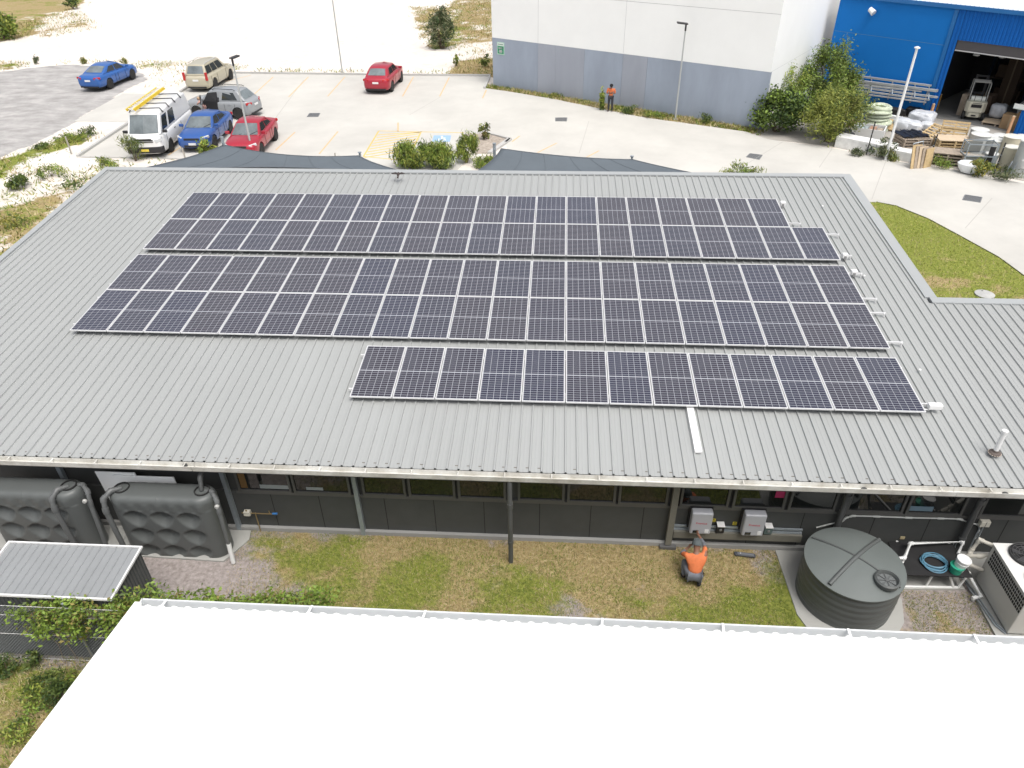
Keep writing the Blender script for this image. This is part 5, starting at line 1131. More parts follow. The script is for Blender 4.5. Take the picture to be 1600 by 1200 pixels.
bx_ = G(1494,889,zb_+.08); bucket('green bucket at the right end of the bench', bx_, zb_, .135, .2, mat('bucket_green', (.03,.34,.22), .4))
bx_ = (bx_[0]+.06, bx_[1]+.04); bucket('white lidded bucket standing inside the green bucket', bx_, zb_+.03, .135, .33, PVC, lid=PVC, tilt=.1)
# wall conduit and boxes
pts = [(19.1,-1.53,.75)] + [WY(px,py,-1.53) for px,py in ((1316,814),(1322,809),(1332,806),(1370,807),(1420,809),(1470,810),(1500,811),(1515,817),(1530,820),(1530,835),(1523,842))]
pipe_thing('white conduit looping over the round tank along the dark wall', pts, .018, mat('conduit_pale', (.5,.52,.5), .5), cat='conduit', name='conduit')
x, _, z = WY(1539,818,-1.58); t = thing('junction_box', 'beige junction box on the dark wall right of the bench', 'junction box', (x,-1.56,z-.07)); m = MB(); m.box((x-.11,-1.62,z-.08),(x+.1,-1.505,z+.08)); m.build('case', mat('cream', (.6,.58,.5), .5), t, bevel=.01); m = MB(); m.box((x-.005,-1.625,z-.08),(x+.005,-1.62,z+.08)); m.build('seam', HPIPE, t)
for dx in (-.05,.02): m = MB(); m.tube([(x+dx,-1.56,z-.08),(x+dx,-1.57,.08)],.014,6); m.build('conduit', GALV, t)
x, _, z = WY(1410,840,-1.505); m = MB(); m.box((x-.05,-1.52,z-.04),(x+.05,-1.502,z+.04)); tag(m.build('wall_plate', mat('plate_cream', (.5,.42,.25), .5), bevel=.004), 'small cream plate on the dark wall above the bench', 'wall plate')
# ---- heat pump
hx0, hy0, hy1, hzt = 22.52, -2.28, -3.72, 1.22
t = thing('heat_pump', 'white heat pump with twin top fans and side grille at the right picture edge', 'heat pump', (23.2,-3,.06))
HPW = mat('metal_offwhite', (.58,.58,.55), .45)
m = MB(); m.box((hx0,hy1,.1),(hx0+1.5,hy0,hzt)); cb = m.build('cabinet', HPW, t, bevel=.02)
m = MB(); m.box((hx0-.02,hy1-.02,hzt-.0),(hx0+1.52,hy0+.02,hzt+.012)); m.build('top_panel', mat('metal_white2', (.7,.7,.68), .4), t)
m = MB(); m.box((hx0+.05,hy1+.05,.055),(hx0+1.4,hy0-.05,.1)); m.build('plinth', TRIM, t)
m = MB()
for i in range(22):
    for j in range(4): y = hy0-.1-i*.061; z = hzt-.09-j*.105; m.box((hx0-.004,y-.045,z-.08),(hx0-.0005,y,z))
m.build('grille', mat('grille_black', (.012,.012,.012), .7), cb)
for k, y in enumerate((hy0-.34, hy0-1.03)):
    x = hx0+.50; m = MB(); m.lathe([(.33,hzt+.0125),(.335,hzt+.06),(.30,hzt+.065),(.295,hzt+.02)],(x,y,0),32); f = m.build('fan', TRIM, t, smooth=True)
    m = MB(); m.lathe([(.295,hzt+.015),(.001,hzt+.016)],(x,y,0),28); m.build('fan_well', mat('well_black', (.008,.008,.008), .8), f)
    m = MB()
    for r_ in (.1,.16,.22,.28,.325): m.tube([(x+r_*math.cos(a_),y+r_*math.sin(a_),hzt+.08+.02*(1-r_/.33)) for a_ in np.linspace(0,2*math.pi,28)[:-1]],.004,4,closed=True)
    for q in range(12): a_ = q*math.pi/6; m.tube([(x+.04*math.cos(a_),y+.04*math.sin(a_),hzt+.1),(x+.33*math.cos(a_),y+.33*math.sin(a_),hzt+.07)],.004,4)
    m.build('fan_guard', mat('guard_grey', (.12,.12,.12), .4), f)
    m = MB()
    for q in range(5): a_ = q*2*math.pi/5+k; b0 = Vector((x,y,hzt+.045)); m.add([tuple(b0+Vector((.05*math.cos(a_),.05*math.sin(a_),0))),tuple(b0+Vector((.27*math.cos(a_-.25),.27*math.sin(a_-.25),-.015))),tuple(b0+Vector((.27*math.cos(a_+.35),.27*math.sin(a_+.35),.015))),tuple(b0+Vector((.06*math.cos(a_+.6),.06*math.sin(a_+.6),.01)))],[(0,1,2,3)])
    m.lathe([(.055,hzt+.03),(.055,hzt+.07),(.001,hzt+.075)],(x,y,0),14); m.build('fan_blade', mat('blade_grey', (.07,.07,.075), .4), f)
m = MB(); m.box((hx0+.3,hy1-.004,.5),(hx0+.5,hy1-.0005,.62)); m.box((hx0+.28,hy1-.004,.86),(hx0+.38,hy1-.0005,.89)); m.build('vent_slot', TRIM, cb)
for k, pts in enumerate(([(hx0+.1,hy0+.03,hzt-.12),(hx0-.15,hy0+.22,hzt-.12),(hx0-.22,hy0+.22,.75),(hx0-.3,hy0+.1,.6)], [(hx0+.02,hy0+.02,.85),(hx0-.12,hy0+.02,.8),(hx0-.32,hy0+.1,.72),(hx0-.3,hy0-.0,.55),(hx0-.02,hy0-.1,.5)])):
    pipe_thing(('cream insulated pipe behind the heat pump, upper one','cream insulated pipe behind the heat pump, lower loop')[k], pts, .045, mat('insulation_cream', (.52,.5,.44), .7), name='insulated_pipe', group='insulated pipes at the heat pump')
for k, dx in enumerate((0,.06)):
    m = MB(); m.tube([(22.2+dx,-1.62,.5),(22.2+dx,-1.68,.10),(22.24+dx,-2.3,.09),(22.38+dx,-3.5,.09),(22.5+dx,-3.72,.09)],.014,6); tag(m.build('floor_conduit', GALV), ('thin metal conduit along the pad edge, outer of two','thin metal conduit along the pad edge, inner of two')[k], 'conduit', 'metal conduits beside the heat pump')
# ---- garden shed
t = thing('garden_shed', 'low grey corrugated steel shed with white roof trim, bottom left', 'shed', (3.2,-4.45,0)); SHM = mat('shed_grey', (.085,.09,.09), .5, var=.06); SHR = mat('shed_roof', (.25,.26,.265), .5, var=.05, vscale=2)
sx0, sx1, sy0, sy1 = 1.78, 4.60, -5.08, -3.85; zr0, zr1 = 1.76, 1.82
m = MB(); pr = []; n = 17
for i in range(n): x = sx0+(i)*(sx1-sx0)/n; w_ = (sx1-sx0)/n; pr += [(x,0),(x+w_*.72,0),(x+w_*.8,.022),(x+w_*.92,.022)]
pr.append((sx1,0)); N = len(pr); m.add([(x,sy0,zr0+z) for x,z in pr]+[(x,sy1,zr1+z) for x,z in pr],[(i,i+1,N+i+1,N+i) for i in range(N-1)]); m.build('roof', SHR, t)
m = MB(); m.bar((sx1+.01,sy0-.02,zr0+.02),(sx1+.01,sy1+.02,zr1+.02),.035,.05); m.bar((sx0-.01,sy0-.02,zr0+.02),(sx0-.01,sy1+.02,zr1+.02),.035,.05); m.bar((sx0-.03,sy0-.02,zr0+.01),(sx1+.03,sy0-.02,zr0+.01),.035,.05); m.bar((sx0-.03,sy1+.02,zr1+.02),(sx1+.03,sy1+.02,zr1+.02),.03,.04); m.build('roof_trim', WSTEEL, t)
def corrwall(a, b, z0, z1, mt, par, pitch=.09, d=.018):
    a = Vector((*a,0)); b = Vector((*b,0)); L = (b-a).length; u = (b-a)/L; nn = Vector((-u.y,u.x,0)); n = max(2,int(L/pitch)); pr = []
    for i in range(n): pr += [(i*L/n,0),((i+.55)*L/n,0),((i+.65)*L/n,d),((i+.9)*L/n,d)]
    pr.append((L,0)); N = len(pr); m = MB(); m.add([tuple(a+u*s+nn*q+Vector((0,0,z))) for z in (z0,z1) for s,q in pr],[(i,i+1,N+i+1,N+i) for i in range(N-1)]); return m.build('wall', mt, par)
corrwall((sx1-.03,sy0+.03),(sx1-.03,sy1-.03),0,zr0-.01,SHM,t); corrwall((sx0+.03,sy0+.03),(sx1-.03,sy0+.03),0,zr0-.01,SHM,t); corrwall((sx0+.03,sy0+.03),(sx0+.03,sy1-.03),0,zr0-.01,SHM,t); corrwall((sx0+.03,sy1-.03),(sx1-.03,sy1-.03),0,zr0,SHM,t)
# ---- chain link fence with creeper
YF = -5.3; t = thing('chain_link_fence', 'chain link fence with galvanised posts in front of the low shed', 'fence', (3,YF,0)); fx0, fx1, fh = -3.0, 8.0, 1.72
m = MB(); wr = .0028; st2 = .068; n = int((fx1-fx0+fh)/st2)
for s in (1,-1):
    for i in range(n):
        xa = fx0 - fh + i*st2 if s > 0 else fx0 + i*st2 ; xb = xa + s*fh; za, zb2 = 0.02, fh
        if s > 0 and xa < fx0: za = za + (fx0-xa)*(fh-.02)/fh; xa = fx0
        if s > 0 and xb > fx1: zb2 = za + (fx1-xa); xb = fx1
        if s < 0 and xb < fx0: zb2 = za + (xa-fx0); xb = fx0
        if s < 0 and xa > fx1: continue
        if abs(xb-xa) > .03: m.tube([(xa,YF+.004*s,za),(xb,YF+.004*s,zb2)], wr, 3, cap=False)
mm_ = MB(); mm_.box((fx0,YF+.065,.05),(fx1,YF+.07,1.45)); mm_.build('dark_strip', mat('dark_strip', (.055,.06,.062), .8, var=.2, vscale=2), t)  # plain dark strip added behind the wire mesh, makes the fence backdrop dark
wm_ = m.build('mesh', mat('wire_galv', (.42,.44,.45), .5, .3), t); wm_['kind'] = 'stuff'
for z in (.05,.85,1.45,1.74): m = MB(); m.tube([(fx0,YF-.01,z),(2,YF-.01,z-.01),(fx1,YF-.01,z)],.0055,5); m.build('line_wire', mat('wire_pale', (.6,.6,.58), .5), t)
for x in (-1.05,1.35,3.75,6.15): m = MB(); m.tube([(x,YF+.03,0),(x,YF+.03,1.8)],.024,10); m.lathe([(.028,1.8),(.028,1.82),(.001,1.83)],(x,YF+.03,0),10); m.build('post', mat('post_galv', (.28,.32,.32), .5, .2), t, smooth=True)
t = thing('creeper', 'leafy green climbing plant sprawling along the top of the chain link fence', 'climbing plant', (5,YF,0))
cs = []
for k in range(62):
    x = 2.9+ (k/61)*6.0 + RNG.normal(0,.1); dn = RNG.random()**2*.5*(1 if x < 5.0 else .9); cs.append((x, YF+RNG.normal(0,.12)+(.10 if x > 4.7 else 0), 1.84-dn*(1 if x < 4.9 else .5) + (.08*math.sin(x*3.1)) - (.12 if x < 3.4 else 0) + (.06 if x > 5 else 0)))
for x, z in ((3.65,1.35),(3.8,1.2),(3.9,1.05),(3.3,1.5),(4.5,1.3),(4.7,1.15),(5.2,1.2)): cs.append((x,YF-.05,z))
V, F, mi = leaf_cloud(cs, (.14,.12,.085), 8500, .085, .55, .25); npmesh('foliage', V, F, [BRIGHT[0], BRIGHT[2], leafmat('leaf_russet', (.2,.17,.05)), BRIGHT[0]], (mi*3+RNG.integers(0,2,len(mi)))%4, t)
m = MB()
for k in range(16):
    x = 3.1+k*.33; m.tube([(x,YF,0),(x+RNG.normal(0,.2),YF-.05,.6),(x+RNG.normal(0,.3),YF-.04,1.2),(x+RNG.normal(0,.2),YF,1.75)],.006,5)
m.build('stem', mat('vine_stem', (.3,.24,.18), .8), t)
# ================================================================== PLANTS
def base(px, py): return G(px, py)
def hgt(px, py, b): return WY(px, py, b[1])[2]
b = base(1283,172); shrub('bush','tall bushy green shrub beside the side wall of the white warehouse','shrub',b,(1.65,1.7),hgt(1276,74,b),12000,.2,[GREENS[1],BRIGHT[0],GREENS[0]],nclump=60,aspect=.3,up=.6,spread=.085,shape=1.0)
b = base(1213,206); shrub('bush','dense bright green leafy shrub at the grey warehouse corner','shrub',b,(1.7,1.2),2.3,5200,.19,[BRIGHT[0],GREENS[0],GREENS[2]],nclump=40,aspect=.6,spread=.11)
b = base(1300,205); shrub('bush','yellow green shrub in front of the tall bush, its tips over the yard','shrub',b,(1.6,1.2),2.6,6000,.2,[BRIGHT[1],BRIGHT[0],GREENS[0]],nclump=40,aspect=.2,up=.9,spread=.10)
b = base(1205,195); b=(b[0]+.6,b[1]+2.2); shrub('bush','yellow green shrub between the warehouse corner and the tall bush','shrub',b,(1.5,1.3),3.1,5200,.2,[BRIGHT[1],BRIGHT[0],GREENS[1]],nclump=36,aspect=.3,up=.6,spread=.10)
b = base(1290,222); shrub('bush','olive brown tinged shrub overhanging the edge of the storage yard','shrub',b,(1.5,1.4),2.75,7500,.22,[OLIVE[0],BRIGHT[1],GREENS[0],GREENS[0]],nclump=56,aspect=.22,up=.6,spread=.10,lean=(.35,0))
b = base(690,76); shrub('banksia_bush','dark grey green bush standing alone on the sand near the dry grass','shrub',b,(1.2,1.1),hgt(680,16,b),2600,.36,GREYG,nclump=34,aspect=.2,up=.8,spread=.10,shape=.8)
b = base(8,62); shrub('bush','bright green bush at the left picture edge beyond the gravel','shrub',b,(1.4,1.4),2.3,2000,.3,BRIGHT,nclump=24,aspect=.5,spread=.12)
b = base(114,14); shrub('bush','small green shrub at the top edge on the sand','shrub',b,(.8,.7),1.3,500,.3,GREENS,nclump=12,aspect=.4,spread=.12)
b = base(762,104); shrub('small_shrub','small dark green shrub in the rusty grass by the warehouse corner','shrub',(b[0]-.2,b[1]),.35,.8,140,.25,GREENS,nclump=7,spread=.12)
b = base(713,104); shrub('small_shrub','small bright green shoot on the sand left of the rusty grass','shrub',b,.25,.8,110,.25,BRIGHT,nclump=6,spread=.12)
b = (G(652,262)); shrub('hedge_shrub','wide feathery green shrub behind the roof, left of two','shrub',(G(648,262)[0],b[1]),(.95,.7),1.3,4200,.26,[BRIGHT[0],GREENS[0],BRIGHT[1]],nclump=44,aspect=.16,up=1.3,spread=.12,shape=.2)
shrub('hedge_shrub','feathery green shrub behind the roof between the left shrub and the upright one','shrub',(G(688,262)[0],b[1]-.1),(.9,.7),1.25,3800,.26,[BRIGHT[0],GREENS[0],BRIGHT[1]],nclump=40,aspect=.16,up=1.3,spread=.12,shape=.2)
bb = G(729,254); shrub('hedge_shrub','upright feathery green shrub beside the island bed','shrub',bb,(.55,.5),1.5,2200,.26,[BRIGHT[0],GREENS[0],BRIGHT[1]],nclump=26,aspect=.15,up=1.4,spread=.12,shape=-.3)
bb = G(758,262); shrub('hedge_shrub','low feathery green shrub at the foot of the sail post','shrub',bb,(.7,.5),.6,1300,.22,BRIGHT,nclump=16,aspect=.16,up=1.3,spread=.14)
bb = G(757,219); shrub('young_tree','small reddish green sapling standing in the island bed','sapling',(bb[0],bb[1],.05),(.36,.36),hgt(753,195,bb),420,.17,[leafmat('leaf_bronze', (.13,.10,.035)),GREENS[0],OLIVE[0]],nclump=12,aspect=.4,spread=.1,shape=1.2)
bb = G(213,252); shrub('spiky_plant','spiky green plant on the sand in front of the white van','plant',bb,(.75,.6),1.15,420,.42,[GREYG[0],OLIVE[0],GREENS[0]],nclump=9,aspect=.08,up=1.2,spread=.16,stems=3)
bb = G(327,247); shrub('small_shrub','yellow green bush top in front of the blue sedan','shrub',bb,.5,.95,520,.2,[BRIGHT[1],BRIGHT[0],OLIVE[0]],nclump=10,spread=.13)
bb = G(1157,275); shrub('small_shrub','pale green bush top peeking over the far roof edge','shrub',bb,(.9,.6),.62,700,.2,BRIGHT,nclump=12,aspect=.2,up=1,spread=.14)
for i, (px, py, r_, h_, mm, lb) in enumerate(((83,276,.55,.55,BRIGHT,'low green shrub on the sand left of the roof corner'),(33,294,.5,.6,GREENS,'low dark green shrub near the left picture edge'),(128,297,.7,.85,GREENS,'green weedy shrub touching the sloping roof edge'),(165,262,.6,.5,BRIGHT,'yellow green weeds at the top left roof corner'),(20,352,.6,.4,OLIVE,'flat olive weed clump at the left picture edge'),(135,213,.45,.55,GREENS,'upper dark weed clump beside the crossover slab'),(108,222,.7,.4,BRIGHT,'bright weed clump on the edge of the grey gravel'),(66,232,.4,.3,GREENS,'small weed clump on the gravel edge left of the bright one'),
        (60,100,.2,.55,GREYG,'tall thin grass clump standing beside the gravel'),(132,100,.22,.5,OLIVE,'seeding grass clump left of the blue sedan'),(194,101,.22,.45,OLIVE,'seeding grass clump behind the blue sedan'),(938,158+14,.18,1.3,BRIGHT,'thin leafy shoot growing beside the standing man'),(985,176,.5,.35,GREENS,'green weed right of the standing man'),(1022,184,.45,.3,BRIGHT,'green weed left of the grey light pole'),(1101,192,.3,.55,GREENS,'grassy weed right of the grey light pole'),(870,152,.4,.25,OLIVE,'low weed strip clump left of the standing man'),(1374,243,.7,.75,GREYG,'leafy weed between the white blocks by the flagpole'),(1392,250,.4,.4,OLIVE,'dry weed right of the flagpole base'),(1470,262,.6,.5,BRIGHT,'green weed in front of the grey timber pallets'),(1535,275,.6,.7,OLIVE,'brown dry weed below the pale cylinders'),(1570,278,.7,.5,GREYG,'grey green weed in front of the cream cylinder'),(1338,243,.3,.4,GREYG,'tiny weed before the white blocks'))):
    bb = G(px, py); shrub('weed_clump', lb, 'weeds', bb, r_*1.1, h_, int((420 if h_ < .85 or px > 400 else 90)*(r_+.4)*(1+h_)), .16 if h_ < .6 else .24, mm, nclump=8, aspect=.25, up=.9, spread=.16, stems=2)
# near weeds at the bottom left
for i, (px, py, r_, h_, n_, mm, lb) in enumerate(((98,1095,.22,.6,650,[GREENS[2],GREENS[0],GREENS[0]],'tall dark leafy weed at the foot of the fence post'),(55,1038,.2,.35,320,GREENS,'leafy weed with pale flowers at the fence foot'),(12,1050,.25,.3,420,[GREENS[2],GREENS[0],GREENS[2]],'dark leafy weed at the far left fence foot'),(48,1100,.35,.25,500,BRIGHT,'spreading bright weed in the rough grass'),(30,1148,.3,.22,420,BRIGHT,'low bright weed nearest the bottom left corner'),(78,1070,.3,.25,380,GREENS,'mid green weed below the leafy weeds'),(110,1075,.25,.3,300,BRIGHT,'bright weed close to the white roof edge'))):
    bb = G(px, py); shrub('weed_clump', lb, 'weeds', bb, r_, h_, n_, .075, mm, nclump=10, aspect=.45, up=.5, spread=.16, stems=3)
for i in range(10):
    x = 6.4+i*.55+RNG.normal(0,.15); y = -4.15 - .0*i + RNG.normal(0,.12)
    if x > 11.8: break
    shrub('weed_clump', 'low leafy weed clump growing along the gutter edge of the white roof', 'weeds', (x,y-.25), .3, .22, 340, .07, BRIGHT, nclump=8, aspect=.5, up=.4, spread=.2, stems=1, group='weed clumps along the white roof edge')
# grass blades (uncountable): one mesh per area
GB = [mat('blade_green', (.25,.28,.055), .7, spec=.2), mat('blade_deep', (.12,.17,.035), .7, spec=.2), mat('blade_straw', (.36,.28,.13), .8, spec=.2), mat('blade_pale', (.46,.39,.22), .8, spec=.2)]
def sample_cover(xa, xb, ya, yb, n, keep=lambda x, y: np.ones(len(x), bool)):
    x = RNG.uniform(xa, xb, n); y = RNG.uniform(ya, yb, n); i = np.clip(((x-x0)/st).astype(int), 0, nx-1); j = np.clip(((y-y0)/st).astype(int), 0, ny-1)
    g = Wt[0][j, i]; d = Wt[1][j, i]; k = (RNG.random(n) < np.clip(g+d*.8, 0, 1)) & keep(x, y); isg = RNG.random(n) < (g/(g+d*.55+.01))*np.clip(fbm(x,y,1.3,3)*2.2-.45,0.05,1)*1.4
    return x[k], y[k], isg[k]
def blades(name, label, x, y, isg, h, wd, z=0.0, lean=.6, mats=None):
    n = len(x); a = RNG.uniform(0, 2*math.pi, n); hh = h*RNG.uniform(.5, 1.4, n); l = RNG.normal(0, lean, (n,2))*hh[:,None]; dx = np.cos(a)*wd; dy = np.sin(a)*wd
    V = np.stack([np.stack([x-dx,y-dy,np.full(n,z)],1), np.stack([x+dx,y+dy,np.full(n,z)],1), np.stack([x+l[:,0],y+l[:,1],z+hh],1)],1).reshape(-1,3)
    F = np.arange(3*n).reshape(-1,3); mi = np.where(isg, RNG.integers(0,2,n), 2+RNG.integers(0,2,n))
    o = npmesh(name, V, F, mats or GB, mi); return tag(o, label, 'grass', kind='stuff')
x, y, g_ = sample_cover(5.6, 22.3, -5.6, -1.6, 150000, lambda x, y: ((x-19.47)**2+(y+2.8)**2 > 1.3**2) & ~((x > 20.6) & (y > -2.62)) & ~((x > 18.3) & (x < 20.7) & (y > -4.1))); blades('lawn_grass', 'patchy green and straw coloured grass between the dark wall and the white roof', x, y, g_, .045, .0065)
x, y, g_ = sample_cover(-2, 8, -13, -5.0, 70000, lambda x, y: (x < 7) ); blades('rough_grass', 'rough dry and green grass in front of the chain link fence', x, y, g_, .11, .008, lean=.8)
def onpave(x, y): return ~inpoly(x, y, lot)
x, y, g_ = sample_cover(23, 40, 4.8, 22, 60000, lambda x, y: inpoly(x, y, LAWNR) & onpave(x, y)); blades('lawn_grass', 'yellow green lawn beside the driveway at the right', x, y, np.where(RNG.random(len(x)) < .35, True, g_), .07, .012, mats=[mat('blade_lime', (.34,.38,.07), .7, spec=.2), mat('blade_lime_deep', (.24,.30,.055), .7, spec=.2), mat('blade_gold', (.46,.42,.16), .8, spec=.2), GB[3]])
x, y, g_ = sample_cover(-45, 20, 6, 100, 170000, lambda x, y: onpave(x, y) & ~((x > -4.6) & (x < 24) & (y < 13.3))); blades('wild_grass', 'wild grass and weeds scattered over the sand and gravel edges', x, y, g_, .19, .035, lean=.8)
x, y, g_ = sample_cover(6, 27, 30, 43, 90000, lambda x, y: onpave(x, y) & (((x-WH0[0])*WHN[0]+(y-WH0[1])*WHN[1]) < 0) & (((x-WH0[0])*WHD[0]+(y-WH0[1])*WHD[1]) < 20.5)); blades('verge_grass', 'weedy grass strip along the foot of the grey warehouse band', x, y, g_, .16, .03)
# ================================================================== STORAGE YARD
WOODN = mat('wood_new', (.50,.37,.20), .8, var=.15, vscale=6); WOODG = mat('wood_grey', (.34,.28,.22), .85, var=.2, vscale=6); WOODR = mat('wood_red', (.33,.2,.14), .85, var=.2); CYLG = mat('pipe_pale_grey', (.42,.44,.43), .6, var=.06); CYLC = mat('pipe_cream', (.5,.47,.36), .6, var=.06); CYLT = mat('pipe_end', (.62,.63,.60), .6); PLY = mat('plywood', (.55,.44,.31), .8, var=.1)
BLK = mat('plastic_black', (.012,.012,.014), .4)
def pallet(label, loc, rz=0, mt=WOODN, n=1, top=None, tilt=None, sz=(1.15,1.15), cat='pallet', group=None):
    t = thing('timber_pallet', label, cat, loc, rz, group)
    if tilt: t.rotation_euler = (tilt[0], tilt[1], rz)
    a, b = sz[0]/2, sz[1]/2
    for k in range(n):
        z = k*.155; m = MB()
        for i in range(6): y = -b+.05+i*(2*b-.1)/5; m.box((-a,y-.05,z+.125),(a,y+.05,z+.143))
        m.build('deck_board', mt, t, local=True); m = MB()
        for i in range(3): x = -a+.05+i*(2*a-.1)/2; m.box((x-.04,-b,z+.022),(x+.04,b,z+.124)); 
        for i in range(3): y = -b+.05+i*(2*b-.1)/2; m.box((-a,y-.05,z+.002),(a,y+.05,z+.020))
        m.build('bearer', mt, t, local=True)
    if top: m = MB(); m.box((-a*1.02,-b*1.02,n*.155),(a*1.02,b*1.02,n*.155+.03)); m.build('top_sheet', top, t, local=True)
    return t
def gp(px, py, z=.012): x, y = G(px, py); return (x, y, z)
YR = math.radians(-35)
PG = 'timber pallets in the storage yard'
pallet('stack of four yellow timber pallets under a pale plywood sheet', gp(1484,234), YR+.5, WOODN, 4, PLY, sz=(1.7,1.1), group=PG)
pallet('stack of weathered grey pallets nearest the driveway, below the plywood topped stack', gp(1475,255), YR+.3, WOODG, 4, WOODG, sz=(1.5,1.05), group=PG)
pallet('new yellow pallet leaning flat at the left of the upright pallet', gp(1460,212,.12), YR-.3, WOODN, 1, None, tilt=(.35,.1), sz=(1.1,1.3), group=PG)
pallet('new yellow pallet standing on its edge behind the plywood topped stack', gp(1487,216,.5), YR+.2, WOODN, 1, None, tilt=(1.25,0), sz=(1.4,.9), group=PG)
pallet('stack of grey pallets carrying the folded black sheet', gp(1424,226), YR+.7, WOODG, 3, None, sz=(1.6,1.2), group=PG)
pallet('small yellow pallet between the pipe coils and the flagpole', gp(1388,203,.25), YR, WOODN, 1, None, tilt=(.7,0), sz=(.8,.7), group=PG)
pallet('reddish timber pallet beside the olive shrub', gp(1338,198), YR, WOODR, 2, None, sz=(.9,.7), group=PG)
pallet('grey pallet lying on the ground under the white crate', gp(1352,224), YR+.1, WOODG, 1, None, sz=(1.3,.6), group=PG)
pallet('low timber pallet inside the doorway under the wrapped goods', gp(1557,195), YR, WOODG, 1, PLY, sz=(1.5,1.1), group=PG)
x, y, _ = gp(1423,224); t = thing('black_sheet', 'black plastic sheet folded on a grey pallet stack', 'plastic sheet', (x-.1,y+.1,.48), YR+.8)
m = MB(); V_ = []; N_ = 10
for j in range(N_+1):
    for i in range(N_+1): V_.append(((i/N_-.5)*1.5, (j/N_-.5)*1.3, .05*math.sin(i*1.7)*math.cos(j*1.3)+.06))
m.add(V_, [(j*11+i,j*11+i+1,(j+1)*11+i+1,(j+1)*11+i) for j in range(N_) for i in range(N_)]); o = m.build('sheet', BLK, t, local=True, smooth=True); s = o.modifiers.new('th', 'SOLIDIFY'); s.thickness = .05
m = MB()
for k in (-.3,.1,.4): m.box((k-.02,-.64,.09),(k+.02,.64,.11))
m.build('fold', mat('plastic_black2', (.03,.03,.033), .4), t, local=True)
# white crate
t = thing('white_crate', 'open white crate holding grey sheet and timber, beside the pipe coils', 'crate', gp(1355,215), YR+.15); m = MB()
for a, b in (((-.85,-.6,.1),(.85,-.54,.62)),((-.85,.54,.1),(.85,.6,.62)),((-.85,-.54,.1),(-.79,.54,.62)),((.79,-.54,.1),(.85,.54,.62)),((-.79,-.54,.1),(.79,.54,.2))): m.box(a, b)
m.build('side', mat('white_board2', (.66,.67,.66), .6), t, local=True)
for a, b, mt in (((-.7,-.4,.35),(-.1,.45,.5),mat('sheet_grey_blue', (.30,.35,.36), .5)),((.0,-.4,.35),(.35,.45,.55),WOODR),((.42,-.4,.35),(.7,.4,.5),WOODG)): m = MB(); m.box(a, b); m.build('load', mt, t, local=True)
# coils
COILM = mat('coil_pale_green', (.50,.55,.42), .5, var=.15, vscale=5); x, y, _ = gp(1367,203)
t = thing('pipe_coil_stack', 'tall stack of pale green pipe coils beside the blue wall', 'pipe coils', (x,y,0))
z = .1
for k in range(7):
    m = MB(); R_ = .62 + RNG.uniform(-.05,.07); ox, oy = RNG.normal(0,.05,2)
    for q in range(3):
        m.tube([(x+ox+(R_-q*.1)*math.cos(a_), y+oy+(R_-q*.1)*math.sin(a_), z+.02*math.sin(2*a_+k)+(.05 if q == 1 else 0)) for a_ in np.linspace(0,2*math.pi,30)[:-1]], .085, 7, closed=True)
    m.build('coil', COILM, t, smooth=True); z += .2
x, y, _ = gp(1341,183); t = thing('hose_coil', 'dark blue hose coil lying beside the olive shrub', 'hose coil', (x,y,0)); m = MB(); R_ = .6
for q in range(7):
    m.tube([(x+(R_-q*.035)*math.cos(a_), y+(R_-q*.035)*math.sin(a_), .12+.09*(q%3)+.03*math.sin(3*a_+q)) for a_ in np.linspace(0,2*math.pi,30)[:-1]], .05, 6, closed=True)
m.build('hose', mat('hose_navy', (.04,.07,.11), .4), t, smooth=True)
x, y, _ = gp(1322,214); m = MB(); m.box((x-.9,y-.35,.012),(x+.9,y+.35,.38)); o = m.build('dark_bundle', mat('bundle_dark', (.05,.055,.06), .7, var=.5, vscale=3), bevel=.12, seg=3); tag(o, 'dark wrapped bundle at the yard edge under the olive shrub', 'bundle')
# steel lengths on brackets on the blue wall
def off_wall(px, py, v): # sight line met with the plane v metres in front of the blue wall
    d = _ray(px, py); P0 = B0 - BN*v; s = ((P0-CP[:2]) @ BN)/(d[:2] @ BN); q = CP + d*s; return Vector(q)
t = thing('steel_rack', 'wall rack on the blue wall holding long grey steel lengths', 'rack', tuple(off_wall(1385,150,.4))); 
sets = (((1327,117),(1455,134),.3,.10),((1322,124),(1465,142),.45,.13),((1316,130),(1420,141),.55,.08),((1312,132),(1465,152),.6,.10),((1308,137),(1452,156),.75,.09),((1306,141),(1447,160),.85,.07),((1320,127),(1440,143),.5,.07))
for a, b, v, r_ in sets:
    A = off_wall(*a, v); Bq = off_wall(*b, v); m = MB(); m.bar(A, Bq, r_*1.6, r_); m.build('steel_length', mat('steel_pale', (.46,.47,.47), .45, .3, var=.15, vscale=2), t)
for px in (1335,1362,1395,1430,1452):
    A = off_wall(px, 118+(px-1327)*.135, .02); Bq = off_wall(px-3, 143+(px-1306)*.135, .95); m = MB(); m.bar((A.x,A.y,A.z), (Bq.x,Bq.y,A.z-.55), .05); m.bar((A.x,A.y,A.z), (A.x,A.y,A.z-1.1), .06); m.build('bracket', GALV, t)
